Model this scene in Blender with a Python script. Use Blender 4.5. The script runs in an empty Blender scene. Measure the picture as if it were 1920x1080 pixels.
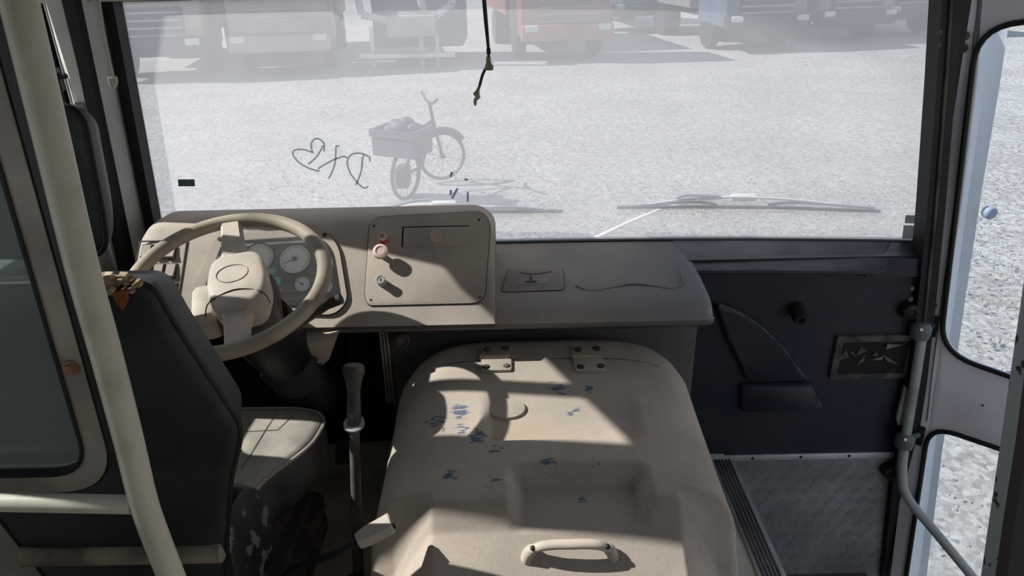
import bpy, bmesh, math, random
from mathutils import Vector, Matrix, Euler
random.seed(7)
C = bpy.context.scene.collection
V = Vector
PI = math.pi
# ------------------------------------------------------------ camera
PITCH, ROLL, FPX = math.radians(25), math.radians(1.2), 1350.0
CAM = V((0, 0, 1.65))
Fw = V((0, math.cos(PITCH), -math.sin(PITCH)))
U0 = V((0, math.sin(PITCH), math.cos(PITCH)))
X0 = V((1, 0, 0))
UP = U0 * math.cos(ROLL) + X0 * math.sin(ROLL)
RT = X0 * math.cos(ROLL) - U0 * math.sin(ROLL)
cd = bpy.data.cameras.new('camera'); cam = bpy.data.objects.new('camera', cd); C.objects.link(cam)
cam.matrix_world = Matrix(((RT.x, UP.x, -Fw.x, CAM.x), (RT.y, UP.y, -Fw.y, CAM.y), (RT.z, UP.z, -Fw.z, CAM.z), (0, 0, 0, 1)))
cd.sensor_width = 36; cd.lens = 36 * FPX / 1920; cd.clip_start = .02; cd.clip_end = 500
bpy.context.scene.camera = cam
# ------------------------------------------------------------ light
SUN = V((.80, -.085, -.72)).normalized()          # direction the light travels
sd = bpy.data.lights.new('sun', 'SUN'); sd.energy = 7.6; sd.angle = math.radians(.6); sd.color = (1, .95, .88)
so = bpy.data.objects.new('sun', sd); C.objects.link(so)
so.rotation_euler = SUN.to_track_quat('-Z', 'Y').to_euler()
w = bpy.data.worlds.new('world'); bpy.context.scene.world = w; w.use_nodes = True
wn = w.node_tree; wn.nodes.clear()
out = wn.nodes.new('ShaderNodeOutputWorld'); bg = wn.nodes.new('ShaderNodeBackground')
tc = wn.nodes.new('ShaderNodeTexCoord'); sep = wn.nodes.new('ShaderNodeSeparateXYZ'); rp_ = wn.nodes.new('ShaderNodeValToRGB')
wn.links.new(tc.outputs['Generated'], sep.inputs[0]); wn.links.new(sep.outputs['Z'], rp_.inputs[0])
rp_.color_ramp.elements[0].position = 0; rp_.color_ramp.elements[0].color = (1, 1, 1, 1)
rp_.color_ramp.elements[1].position = .8; rp_.color_ramp.elements[1].color = (.55, .68, .92, 1)
wn.links.new(rp_.outputs[0], bg.inputs[0]); bg.inputs[1].default_value = 1.0
wn.links.new(bg.outputs[0], out.inputs[0])
vs = bpy.context.scene.view_settings
vs.view_transform = 'Standard'; vs.look = 'None'; vs.gamma = 1; vs.exposure = 0.0; vs.use_curve_mapping = False

# ------------------------------------------------------------ pixel -> world
def ray(px, py):
    return Fw + RT * ((px - 960) / FPX) + UP * ((540 - py) / FPX)
def P(px, py, X=None, Y=None, Z=None):
    d = ray(px, py)
    t = (X - CAM.x) / d.x if X is not None else (Y - CAM.y) / d.y if Y is not None else (Z - CAM.z) / d.z
    return CAM + d * t
def PP(px, py, p0, n):
    d = ray(px, py); return CAM + d * ((V(p0) - CAM).dot(n) / d.dot(n))

# ------------------------------------------------------------ materials
def mat(name, col, rough=.6, metal=0, col2=None, lo=.4, hi=.6, vs_=6, stretch=(1, 1, 1), bump=0, bs=300, spec=.5, alpha=1, emit=0, det=6, fine=0):
    m = bpy.data.materials.new(name); m.use_nodes = True; nt = m.node_tree; N = nt.nodes; L = nt.links
    b = N['Principled BSDF']; b.inputs['Roughness'].default_value = rough; b.inputs['Metallic'].default_value = metal
    b.inputs['Specular IOR Level'].default_value = spec
    b.inputs['Base Color'].default_value = (*col, 1)
    tcn = N.new('ShaderNodeTexCoord'); g = N.new('ShaderNodeNewGeometry')
    mp = N.new('ShaderNodeMapping'); mp.inputs['Scale'].default_value = stretch; L.new(g.outputs['Position'], mp.inputs[0])
    src = None
    if col2:
        n = N.new('ShaderNodeTexNoise'); n.inputs['Scale'].default_value = vs_; n.inputs['Detail'].default_value = det; L.new(mp.outputs[0], n.inputs['Vector'])
        r = N.new('ShaderNodeMapRange'); r.inputs[1].default_value = lo; r.inputs[2].default_value = hi; L.new(n.outputs[0], r.inputs[0])
        mx = N.new('ShaderNodeMix'); mx.data_type = 'RGBA'; mx.inputs[6].default_value = (*col, 1); mx.inputs[7].default_value = (*col2, 1)
        L.new(r.outputs[0], mx.inputs[0]); L.new(mx.outputs[2], b.inputs['Base Color']); src = mx.outputs[2]
    if fine:
        n3 = N.new('ShaderNodeTexNoise'); n3.inputs['Scale'].default_value = 160; n3.inputs['Detail'].default_value = 4; L.new(g.outputs['Position'], n3.inputs['Vector'])
        r3 = N.new('ShaderNodeMapRange'); r3.inputs[1].default_value = .3; r3.inputs[2].default_value = .7; r3.inputs[3].default_value = 1 - fine; r3.inputs[4].default_value = 1 + fine * .5; L.new(n3.outputs[0], r3.inputs[0])
        m3 = N.new('ShaderNodeVectorMath'); m3.operation = 'SCALE'; L.new(r3.outputs[0], m3.inputs['Scale'])
        if src: L.new(src, m3.inputs[0])
        else: m3.inputs[0].default_value = col
        L.new(m3.outputs[0], b.inputs['Base Color'])
    if bump:
        n2 = N.new('ShaderNodeTexNoise'); n2.inputs['Scale'].default_value = bs; n2.inputs['Detail'].default_value = 3; L.new(g.outputs['Position'], n2.inputs['Vector'])
        bp = N.new('ShaderNodeBump'); bp.inputs['Strength'].default_value = bump; bp.inputs['Distance'].default_value = .002; L.new(n2.outputs[0], bp.inputs['Height']); L.new(bp.outputs[0], b.inputs['Normal'])
    if emit: b.inputs['Emission Color'].default_value = (*col, 1); b.inputs['Emission Strength'].default_value = emit
    return m
def glassm(name, tint=(1, 1, 1), dust=0, dcol=(.8, .82, .85), gloss=.06, var=.0, drough=1):
    m = bpy.data.materials.new(name); m.use_nodes = True; nt = m.node_tree; N = nt.nodes; L = nt.links; N.clear()
    o = N.new('ShaderNodeOutputMaterial'); tr = N.new('ShaderNodeBsdfTransparent'); tr.inputs[0].default_value = (*tint, 1)
    gl = N.new('ShaderNodeBsdfGlossy'); gl.inputs['Roughness'].default_value = .02
    fr = N.new('ShaderNodeFresnel'); fr.inputs[0].default_value = 1.2
    m1 = N.new('ShaderNodeMixShader'); L.new(fr.outputs[0], m1.inputs[0]); L.new(tr.outputs[0], m1.inputs[1]); L.new(gl.outputs[0], m1.inputs[2])
    last = m1
    if dust:
        df = N.new('ShaderNodeBsdfDiffuse'); df.inputs[0].default_value = (*dcol, 1); tl = N.new('ShaderNodeBsdfTranslucent'); tl.inputs[0].default_value = (*dcol, 1)
        md = N.new('ShaderNodeMixShader'); md.inputs[0].default_value = .7; L.new(df.outputs[0], md.inputs[1]); L.new(tl.outputs[0], md.inputs[2])
        g = N.new('ShaderNodeNewGeometry'); mp = N.new('ShaderNodeMapping'); mp.inputs['Scale'].default_value = (1, 1, .5); L.new(g.outputs['Position'], mp.inputs[0])
        n = N.new('ShaderNodeTexNoise'); n.inputs['Scale'].default_value = 3; n.inputs['Detail'].default_value = 8; L.new(mp.outputs[0], n.inputs['Vector'])
        r = N.new('ShaderNodeMapRange'); r.inputs[1].default_value = .3; r.inputs[2].default_value = .7; r.inputs[3].default_value = dust - var; r.inputs[4].default_value = dust + var; L.new(n.outputs[0], r.inputs[0])
        m2 = N.new('ShaderNodeMixShader'); L.new(r.outputs[0], m2.inputs[0]); L.new(m1.outputs[0], m2.inputs[1]); L.new(md.outputs[0], m2.inputs[2]); last = m2
    L.new(last.outputs[0], o.inputs[0]); return m
BEIGE = (.44, .365, .305); BEIGE2 = (.35, .295, .25)
M = dict(
 dust=mat('dusty_plastic', BEIGE, .75, col2=BEIGE2, vs_=5, bump=.25, bs=900, spec=.25, fine=.08),
 wheel=mat('dusty_wheel', (.38, .31, .235), .6, col2=(.10, .085, .07), lo=.45, hi=.75, vs_=6, bump=.15, bs=700, spec=.3),
 hubm=mat('hub_plastic', (.54, .45, .38), .6, col2=(.40, .35, .30), vs_=12, bump=.2, bs=700, spec=.3),
 black=mat('black_plastic', (.012, .012, .013), .5, bump=.2, spec=.3),
 dark=mat('dark_void', (.018, .017, .017), .8, spec=.2),
 dustdark=mat('dusty_dark', (.05, .045, .042), .8, col2=(.12, .10, .09), vs_=9, spec=.2),
 rubber=mat('rubber', (.010, .010, .010), .55, spec=.3),
 groove=mat('groove', (.01, .01, .01), .9, spec=.1),
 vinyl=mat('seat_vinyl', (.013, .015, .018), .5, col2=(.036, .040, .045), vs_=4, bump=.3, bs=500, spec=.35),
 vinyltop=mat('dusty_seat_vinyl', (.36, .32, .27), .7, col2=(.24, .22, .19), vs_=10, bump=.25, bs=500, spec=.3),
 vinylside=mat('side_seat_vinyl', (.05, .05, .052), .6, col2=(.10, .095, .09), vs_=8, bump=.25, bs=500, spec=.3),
 foam=mat('torn_foam', (.45, .36, .25), .9, col2=(.2, .12, .07), vs_=40),
 rust=mat('rust_foam', (.25, .06, .02), .9),
 paint=mat('cream_pole', (.50, .47, .39), .42, col2=(.40, .36, .28), lo=.5, hi=.75, vs_=14, spec=.4),
 paint2=mat('grey_pole', (.34, .36, .35), .45, col2=(.26, .27, .26), vs_=10, spec=.4),
 chipped=mat('chipped_pole', (.30, .34, .35), .5, col2=(.02, .015, .012), lo=.60, hi=.63, vs_=28, spec=.4),
 alu=mat('aluminium', (.36, .325, .28), .5, metal=.2, col2=(.24, .21, .18), vs_=10, spec=.4),
 alustrip=mat('aluminium_strip', (.50, .51, .53), .42, metal=.4, col2=(.4, .41, .43), vs_=12),
 tread=mat('tread_plate', (.26, .27, .28), .5, metal=.3, col2=(.18, .19, .20), vs_=7, bump=.1, bs=200),
 navy=mat('navy_fibreglass', (.009, .011, .026), .45, col2=(.016, .018, .030), vs_=5, bump=.12, bs=500, spec=.4),
 navydust=mat('navy_dusty_edge', (.095, .09, .085), .8, col2=(.045, .044, .047), vs_=22, spec=.2),
 pillar=mat('pillar_grey', (.62, .64, .64), .6, col2=(.54, .55, .55), vs_=5),
 pillarb=mat('pillar_beige', (.60, .58, .52), .6, col2=(.50, .48, .43), vs_=5),
 door=mat('door_paint', (.74, .73, .80), .5, col2=(.66, .65, .70), vs_=4, spec=.4),
 white=mat('body_white', (.78, .84, .9), .5),
 wall=mat('wall_lining', (.32, .32, .31), .7), ceil=mat('ceiling_lining', (.26, .255, .24), .8),
 floor=mat('floor_dusty', (.66, .61, .50), .85, col2=(.48, .44, .37), vs_=7, bump=.3, bs=200),
 steel=mat('steel', (.35, .34, .32), .35, metal=.8), bolt=mat('rusty_bolt', (.28, .14, .08), .6, metal=.3),
 gface=mat('gauge_white', (.85, .88, .90), .5, emit=0), ink=mat('ink', (.02, .02, .025), .6), red=mat('red_paint', (.5, .05, .04), .5),
 clusterp=mat('cluster_backing', (.07, .07, .072), .5, col2=(.30, .28, .26), lo=.45, hi=.75, vs_=14, stretch=(1, 4, 4)),
 teal=mat('teal_print', (.06, .42, .40), .5), cyan=mat('cyan_print', (.10, .55, .65), .5),
 pink=mat('faded_pink', (.55, .38, .34), .6), pinkred=mat('faded_red', (.40, .07, .06), .6), greyk=mat('grey_knob', (.30, .29, .27), .6),
 green=glassm('dark_green_sticker', (.3, .3, .3), dust=.8, dcol=(.14, .20, .18)), sticker=glassm('grey_sticker', (.6, .6, .6), dust=.8, dcol=(.40, .43, .43)),
 gtape=mat('green_tape', (.10, .16, .08), .8, col2=(.2, .22, .18), vs_=80),
 wipw=mat('wiper_pale', (.62, .62, .62), .6), wipd=mat('wiper_dark', (.05, .07, .10), .5), wipm=mat('wiper_blue', (.22, .25, .32), .6),  # pale grey for bow, arm and joint cover
 cord=mat('cord_black', (.015, .015, .015), .6), conn=mat('connector_beige', (.25, .21, .16), .6), conn2=mat('bulb_socket', (.12, .1, .05), .5, col2=(.4, .4, .38), vs_=200),
 scrawl=glassm('finger_mark', (.85, .85, .85), dust=.7, dcol=(.66, .68, .68)),
 side=glassm('side_glass', (.93, .96, .97)), doorg=glassm('door_glass', (.93, .96, .98), dust=.05),
 part=glassm('partition_glass', (.66, .72, .70), dust=.34, dcol=(.46, .50, .49), var=.10),
 wind=glassm('windscreen_glass', (.97, .98, 1), dust=.60, dcol=(.84, .845, .852), var=.04),
 clear=glassm('cluster_glass', (.98, .98, 1), dust=.13, dcol=(.75, .73, .7), var=.09),
)
def cover_mat():
    m = mat('cover_fibreglass', (.45, .375, .315), .7, col2=(.36, .305, .26), vs_=4, bump=.25, bs=900, spec=.25, fine=.08)
    nt = m.node_tree; N = nt.nodes; L = nt.links; b = N['Principled BSDF']; lk = b.inputs['Base Color'].links[0].from_socket
    g = N.new('ShaderNodeNewGeometry'); last = lk
    mask = None
    # blue paint showing through scuffs: (x, y, radius)
    for (px, py, r, thr) in SCUFFS:
        p = cover_hit(px, py)
        d = N.new('ShaderNodeVectorMath'); d.operation = 'DISTANCE'; L.new(g.outputs['Position'], d.inputs[0]); d.inputs[1].default_value = p
        mr = N.new('ShaderNodeMapRange'); mr.inputs[1].default_value = r; mr.inputs[2].default_value = r * .2; mr.inputs[3].default_value = 0; mr.inputs[4].default_value = thr; L.new(d.outputs['Value'], mr.inputs[0])
        if mask is None: mask = mr.outputs[0]
        else:
            mm = N.new('ShaderNodeMath'); mm.operation = 'MAXIMUM'; L.new(mask, mm.inputs[0]); L.new(mr.outputs[0], mm.inputs[1]); mask = mm.outputs[0]
    mp = N.new('ShaderNodeMapping'); mp.inputs['Scale'].default_value = (.8, 2.4, 1); mp.inputs['Rotation'].default_value = (0, 0, .6); L.new(g.outputs['Position'], mp.inputs[0])
    n = N.new('ShaderNodeTexNoise'); n.inputs['Scale'].default_value = 48; n.inputs['Detail'].default_value = 6; n.inputs['Distortion'].default_value = .6; L.new(mp.outputs[0], n.inputs['Vector'])
    ad = N.new('ShaderNodeMath'); ad.operation = 'ADD'; L.new(n.outputs[0], ad.inputs[0]); L.new(mask, ad.inputs[1])
    st = N.new('ShaderNodeMapRange'); st.inputs[1].default_value = .83; st.inputs[2].default_value = .90; L.new(ad.outputs[0], st.inputs[0])
    mx = N.new('ShaderNodeMix'); mx.data_type = 'RGBA'; L.new(st.outputs[0], mx.inputs[0]); L.new(last, mx.inputs[6]); mx.inputs[7].default_value = (.10, .12, .17, 1)
    # sand gathered in the shallow recess
    p = cover_hit(985, 812); d = N.new('ShaderNodeVectorMath'); d.operation = 'DISTANCE'
    mp2 = N.new('ShaderNodeMapping'); mp2.vector_type = 'POINT'; mp2.inputs['Scale'].default_value = (1, 3, 1); L.new(g.outputs['Position'], mp2.inputs[0]); L.new(mp2.outputs[0], d.inputs[0]); d.inputs[1].default_value = (p.x, p.y * 3, p.z)
    mr = N.new('ShaderNodeMapRange'); mr.inputs[1].default_value = .13; mr.inputs[2].default_value = .02; L.new(d.outputs['Value'], mr.inputs[0])
    n4 = N.new('ShaderNodeTexNoise'); n4.inputs['Scale'].default_value = 250; n4.inputs['Detail'].default_value = 3; L.new(g.outputs['Position'], n4.inputs['Vector'])
    m4 = N.new('ShaderNodeMath'); m4.operation = 'MULTIPLY'; L.new(mr.outputs[0], m4.inputs[0]); L.new(n4.outputs[0], m4.inputs[1])
    mx2 = N.new('ShaderNodeMix'); mx2.data_type = 'RGBA'; L.new(m4.outputs[0], mx2.inputs[0]); L.new(mx.outputs[2], mx2.inputs[6]); mx2.inputs[7].default_value = (.42, .31, .19, 1)
    L.new(mx2.outputs[2], b.inputs['Base Color']); return m
def dash_mat():
    # dust is thick on the driver's side and thins to bare blue-grey plastic towards the door
    m = mat('dashboard_plastic', BEIGE, .7, col2=BEIGE2, vs_=5, bump=.25, bs=900, spec=.3, fine=.08)
    nt = m.node_tree; N = nt.nodes; L = nt.links; b = N['Principled BSDF']; lk = b.inputs['Base Color'].links[0].from_socket
    g = N.new('ShaderNodeNewGeometry'); s = N.new('ShaderNodeSeparateXYZ'); L.new(g.outputs['Position'], s.inputs[0])
    n = N.new('ShaderNodeTexNoise'); n.inputs['Scale'].default_value = 4; L.new(g.outputs['Position'], n.inputs['Vector'])
    a = N.new('ShaderNodeMath'); a.operation = 'MULTIPLY_ADD'; L.new(n.outputs[0], a.inputs[0]); a.inputs[1].default_value = .5; L.new(s.outputs['X'], a.inputs[2])
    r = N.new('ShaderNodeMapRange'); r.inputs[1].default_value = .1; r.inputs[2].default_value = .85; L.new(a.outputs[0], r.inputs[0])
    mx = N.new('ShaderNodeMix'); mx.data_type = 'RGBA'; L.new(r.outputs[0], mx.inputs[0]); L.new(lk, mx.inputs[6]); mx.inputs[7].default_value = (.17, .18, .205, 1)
    tone_by_normal(m, mx.outputs[2], (.085, .075, .078), -.35, .35); return m
def tone_by_normal(m, src, under, lo, hi):  # blends towards the under colour as faces turn downward
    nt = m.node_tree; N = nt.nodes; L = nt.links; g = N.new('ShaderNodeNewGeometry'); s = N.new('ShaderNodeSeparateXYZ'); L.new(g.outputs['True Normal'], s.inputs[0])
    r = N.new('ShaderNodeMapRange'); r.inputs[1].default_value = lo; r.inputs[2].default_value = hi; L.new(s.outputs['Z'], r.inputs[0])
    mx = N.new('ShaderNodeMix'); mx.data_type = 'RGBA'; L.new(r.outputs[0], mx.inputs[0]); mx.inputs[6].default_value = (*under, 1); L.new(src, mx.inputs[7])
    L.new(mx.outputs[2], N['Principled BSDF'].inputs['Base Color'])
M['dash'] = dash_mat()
def shelf_mat():
    m = mat('shelf_dusty', (.15, .155, .17), .6, col2=(.09, .10, .12), vs_=9, bump=.2, bs=800)
    nt = m.node_tree; N = nt.nodes; L = nt.links; b = N['Principled BSDF']; lk = b.inputs['Base Color'].links[0].from_socket
    g = N.new('ShaderNodeNewGeometry'); s = N.new('ShaderNodeSeparateXYZ'); L.new(g.outputs['Position'], s.inputs[0])
    n = N.new('ShaderNodeTexNoise'); n.inputs['Scale'].default_value = 14; L.new(g.outputs['Position'], n.inputs['Vector'])
    a = N.new('ShaderNodeMath'); a.operation = 'MULTIPLY_ADD'; L.new(n.outputs[0], a.inputs[0]); a.inputs[1].default_value = .3; L.new(s.outputs['X'], a.inputs[2])
    r = N.new('ShaderNodeMapRange'); r.inputs[1].default_value = .85; r.inputs[2].default_value = 1.25; L.new(a.outputs[0], r.inputs[0])
    mx = N.new('ShaderNodeMix'); mx.data_type = 'RGBA'; L.new(r.outputs[0], mx.inputs[0]); L.new(lk, mx.inputs[6]); mx.inputs[7].default_value = (.014, .018, .036, 1)
    tone_by_normal(m, mx.outputs[2], (.012, .014, .022), .0, .75); return m

# ------------------------------------------------------------ mesh helpers
def frame(o, ex, ey):
    ex = V(ex).normalized(); ey = V(ey); n = ex.cross(ey).normalized(); ey = n.cross(ex)
    return Matrix(((ex.x, ey.x, n.x, o[0]), (ex.y, ey.y, n.y, o[1]), (ex.z, ey.z, n.z, o[2]), (0, 0, 0, 1)))
def wloc(o):
    v = V((0, 0, 0))
    while o: v += V(o.location); o = o.parent
    return v
def rrect(x0, y0, x1, y1, r, k=5):
    pts = []
    for cx, cy, a in ((x1 - r, y1 - r, 0), (x0 + r, y1 - r, 90), (x0 + r, y0 + r, 180), (x1 - r, y0 + r, 270)):
        for i in range(k + 1): t = math.radians(a + 90 * i / k); pts.append((cx + r * math.cos(t), cy + r * math.sin(t)))
    return pts
def roundpoly(pts, r, k=5):
    out = []; n = len(pts); rr = r if isinstance(r, (list, tuple)) else [r] * n
    for i in range(n):
        p = V(pts[i]); a = V(pts[i - 1]); b = V(pts[(i + 1) % n]); q = rr[i]
        if q <= 0: out.append(tuple(p)); continue
        u = (a - p); v = (b - p); q = min(q, u.length * .49, v.length * .49); s = p + u.normalized() * q; e = p + v.normalized() * q
        for j in range(k + 1): t = j / k; out.append(tuple(s * (1 - t) ** 2 + p * 2 * t * (1 - t) + e * t * t))
    return out
def smooth(pts, n=8, closed=False):
    pts = [V(p) for p in pts]; out = []; m = len(pts)
    for i in range(m if closed else m - 1):
        p0 = pts[(i - 1) % m] if (closed or i > 0) else pts[0]; p1 = pts[i]; p2 = pts[(i + 1) % m]; p3 = pts[(i + 2) % m] if (closed or i + 2 < m) else pts[-1]
        for j in range(n):
            t = j / n; out.append(.5 * ((2 * p1) + (p2 - p0) * t + (2 * p0 - 5 * p1 + 4 * p2 - p3) * t * t + (3 * p1 - p0 - 3 * p2 + p3) * t ** 3))
    if not closed: out.append(pts[-1])
    return out
class MB:
    def __init__(s): s.b = bmesh.new()
    def merge(s, t):
        me = bpy.data.meshes.new('t'); t.to_mesh(me); t.free(); s.b.from_mesh(me); bpy.data.meshes.remove(me); return s
    def box(s, c, d, rot=None, bev=0, seg=2):
        t = bmesh.new(); bmesh.ops.create_cube(t, size=1)
        mt = Matrix.Translation(V(c)) @ (rot.to_matrix().to_4x4() if isinstance(rot, Euler) else rot if rot else Matrix()) @ Matrix.Diagonal((*d, 1))
        bmesh.ops.transform(t, matrix=mt, verts=t.verts)
        if bev: bmesh.ops.bevel(t, geom=t.edges[:], offset=bev, segments=seg, affect='EDGES', profile=.5)
        return s.merge(t)
    def prism(s, poly, fr, z0, z1, bev=0, seg=2):
        t = bmesh.new(); a = [t.verts.new(fr @ V((p[0], p[1], z0))) for p in poly]; b = [t.verts.new(fr @ V((p[0], p[1], z1))) for p in poly]
        n = len(poly); t.faces.new(a[::-1]); top = t.faces.new(b)
        for i in range(n): t.faces.new((a[i], a[(i + 1) % n], b[(i + 1) % n], b[i]))
        bmesh.ops.recalc_face_normals(t, faces=t.faces[:])
        if bev: bmesh.ops.bevel(t, geom=list(top.edges), offset=bev, segments=seg, affect='EDGES', profile=.5)
        return s.merge(t)
    def ringprism(s, outer, inner, fr, z0, z1):
        n = len(outer); b = s.b
        def mk(pl, z): return [b.verts.new(fr @ V((p[0], p[1], z))) for p in pl]
        o0, o1, i0, i1 = mk(outer, z0), mk(outer, z1), mk(inner, z0), mk(inner, z1)
        for i in range(n):
            j = (i + 1) % n
            b.faces.new((o0[i], o0[j], o1[j], o1[i])); b.faces.new((i0[j], i0[i], i1[i], i1[j])); b.faces.new((o1[i], o1[j], i1[j], i1[i])); b.faces.new((o0[j], o0[i], i0[i], i0[j]))
        return s
    def loft(s, rings, closed=True, caps=True):
        b = s.b; R = [[b.verts.new(V(p)) for p in r] for r in rings]; n = len(R[0])
        for a, c in zip(R, R[1:]):
            for i in range(n if closed else n - 1): b.faces.new((a[i], a[(i + 1) % n], c[(i + 1) % n], c[i]))
        if caps and closed: b.faces.new(R[0][::-1]); b.faces.new(R[-1])
        return s
    def tube(s, pts, r, seg=10, closed=False, caps=True, flat=1, upv=None):
        pts = [V(p) for p in pts]; n = len(pts); rings = []; prev = None
        for i, p in enumerate(pts):
            a = pts[(i - 1) % n] if (closed or i > 0) else p; c = pts[(i + 1) % n] if (closed or i < n - 1) else p
            t = (c - a).normalized()
            if prev is None:
                u = V(upv) if upv else (V((0, 0, 1)) if abs(t.z) < .9 else V((1, 0, 0)))
            else: u = prev
            u = (u - t * u.dot(t)).normalized(); prev = u; v = t.cross(u); rr = r[i] if isinstance(r, (list, tuple)) else r
            rings.append([p + u * (math.cos(2 * PI * k / seg) * rr * flat) + v * (math.sin(2 * PI * k / seg) * rr) for k in range(seg)])
        if closed: rings.append(rings[0]); 
        return s.loft(rings, True, caps and not closed)
    def lathe(s, prof, fr, seg=20):
        rings = [[fr @ V((max(r, 1e-4) * math.cos(2 * PI * k / seg), max(r, 1e-4) * math.sin(2 * PI * k / seg), h)) for k in range(seg)] for r, h in prof]
        return s.loft(rings)
    def ell(s, c, d, seg=16, rot=None):
        t = bmesh.new(); bmesh.ops.create_uvsphere(t, u_segments=seg, v_segments=seg // 2 + 1, radius=1)
        bmesh.ops.transform(t, matrix=Matrix.Translation(V(c)) @ (rot if rot else Matrix()) @ Matrix.Diagonal((*d, 1)), verts=t.verts); return s.merge(t)
    def obj(s, name, m, parent=None, ang=38, origin=None):
        b = s.b; bmesh.ops.remove_doubles(b, verts=b.verts, dist=1e-6); bmesh.ops.recalc_face_normals(b, faces=b.faces[:])
        off = wloc(parent)
        if parent is None:
            if origin is None and len(b.verts):
                xs = [v.co for v in b.verts]; off = V(((min(p.x for p in xs) + max(p.x for p in xs)) / 2, (min(p.y for p in xs) + max(p.y for p in xs)) / 2, min(p.z for p in xs)))
            elif origin is not None: off = V(origin)
        bmesh.ops.translate(b, verts=b.verts, vec=-off)
        me = bpy.data.meshes.new(name); b.to_mesh(me); b.free(); me.materials.append(M[m] if isinstance(m, str) else m)
        for p in me.polygons: p.use_smooth = True
        me.set_sharp_from_angle(angle=math.radians(ang))
        o = bpy.data.objects.new(name, me); C.objects.link(o)
        if parent: o.parent = parent
        else: o.location = off
        return o
def pillow(poly, fr, h, ins=.82):
    cx = sum(p[0] for p in poly) / len(poly); cy = sum(p[1] for p in poly) / len(poly)
    a = MB(); a.loft([[fr @ V((cx + (p[0] - cx) * k, cy + (p[1] - cy) * k, z)) for p in poly] for k, z in ((1.03, -.004), (1, 0), (1 - (1 - ins) * .4, h * .75), (ins, h))]); return a
def tag(o, label=None, cat=None, group=None, kind=None):
    if label: o['label'] = label
    if cat: o['category'] = cat
    if group: o['group'] = group
    if kind: o['kind'] = kind
    return o
def thing(name, loc, label, cat, group=None):
    o = bpy.data.objects.new(name, None); C.objects.link(o); o.location = loc; o.empty_display_size = .1
    return tag(o, label, cat, group)
def struct(o): o['kind'] = 'structure'; return o
def copy_tree(o, parent=None):
    c = o.copy(); C.objects.link(c)
    if parent: c.parent = parent
    for ch in [x for x in o.children]: copy_tree(ch, c)
    return c
def sub(n, mesh_fn): pass

# ============================================================ THE GROUND OUTSIDE
GZ = -1.0
def gravel_mat():
    m = mat('gravel', (.37, .365, .355), .95, col2=(.44, .435, .425), vs_=.7, lo=.35, hi=.65, det=12, bump=0, spec=.1)
    nt = m.node_tree; N = nt.nodes; L = nt.links; b = N['Principled BSDF']; lk = b.inputs['Base Color'].links[0].from_socket
    g = N.new('ShaderNodeNewGeometry'); v = N.new('ShaderNodeTexVoronoi'); v.inputs['Scale'].default_value = 28; v.inputs['Randomness'].default_value = 1; L.new(g.outputs['Position'], v.inputs['Vector'])
    n = N.new('ShaderNodeTexNoise'); n.inputs['Scale'].default_value = 9; n.inputs['Detail'].default_value = 10; n.inputs['Roughness'].default_value = .8; L.new(g.outputs['Position'], n.inputs['Vector'])
    r = N.new('ShaderNodeMapRange'); r.inputs[1].default_value = 0; r.inputs[2].default_value = 1; r.inputs[3].default_value = .55; r.inputs[4].default_value = 1.42; L.new(v.outputs['Color'], r.inputs[0])
    r2 = N.new('ShaderNodeMapRange'); r2.inputs[1].default_value = .3; r2.inputs[2].default_value = .7; r2.inputs[3].default_value = .62; r2.inputs[4].default_value = 1.34; L.new(n.outputs[0], r2.inputs[0])
    mu = N.new('ShaderNodeMath'); mu.operation = 'MULTIPLY'; L.new(r.outputs[0], mu.inputs[0]); L.new(r2.outputs[0], mu.inputs[1])
    sc = N.new('ShaderNodeVectorMath'); sc.operation = 'SCALE'; L.new(lk, sc.inputs[0]); L.new(mu.outputs[0], sc.inputs['Scale']); L.new(sc.outputs[0], b.inputs['Base Color'])
    bp = N.new('ShaderNodeBump'); bp.inputs['Strength'].default_value = .8; bp.inputs['Distance'].default_value = .02; L.new(mu.outputs[0], bp.inputs['Height']); L.new(bp.outputs[0], b.inputs['Normal'])
    return m
M['gravel'] = gravel_mat()
g = MB(); N_ = 90
rows = []
for j in range(N_ + 1):
    y = -12 + 90 * (j / N_) ** 1.6 if j else -12
    rows.append([(-60 + 120 * i / 60, y, GZ + (0 if y > 60 else .03 * math.sin(i * .9 + j * .4) * (y > 4))) for i in range(61)])
g.loft(rows, closed=False); struct(g.obj('ground', 'gravel', origin=(0, 0, GZ)))
g = MB()
for i in range(5200):
    y = 1.2 + 7.5 * random.random() ** 1.3; x = random.uniform(1.35, 6.5) if i < 2600 else random.uniform(-3.5, 5); 
    if i >= 2600: y = random.uniform(3.2, 11)
    r = random.uniform(.006, .017)
    t = bmesh.new(); bmesh.ops.create_cone(t, cap_ends=True, segments=5, radius1=r, radius2=r * .5, depth=r)
    bmesh.ops.transform(t, matrix=Matrix.Translation((x, y, GZ + .02 + r * .2)) @ Euler((random.uniform(-.4, .4), random.uniform(-.4, .4), random.random() * 6)).to_matrix().to_4x4(), verts=t.verts) if False else None
    vs5 = []
    a0 = random.random() * 6; dz = GZ + .028 * (1 if y > 4 else 0)
    t.free()
    for k in range(5):
        a = a0 + k * 2 * PI / 5; rr = r * random.uniform(.7, 1.3); vs5.append((x + rr * math.cos(a), y + rr * math.sin(a), dz - .004))
    top = [(x + (p[0] - x) * .55, y + (p[1] - y) * .55, dz + r * .8) for p in vs5]
    g.loft([vs5, top])
tag(g.obj('loose_gravel', 'gravel'), 'loose grey stones strewn over the pale gravel yard', 'gravel', kind='stuff')

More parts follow.
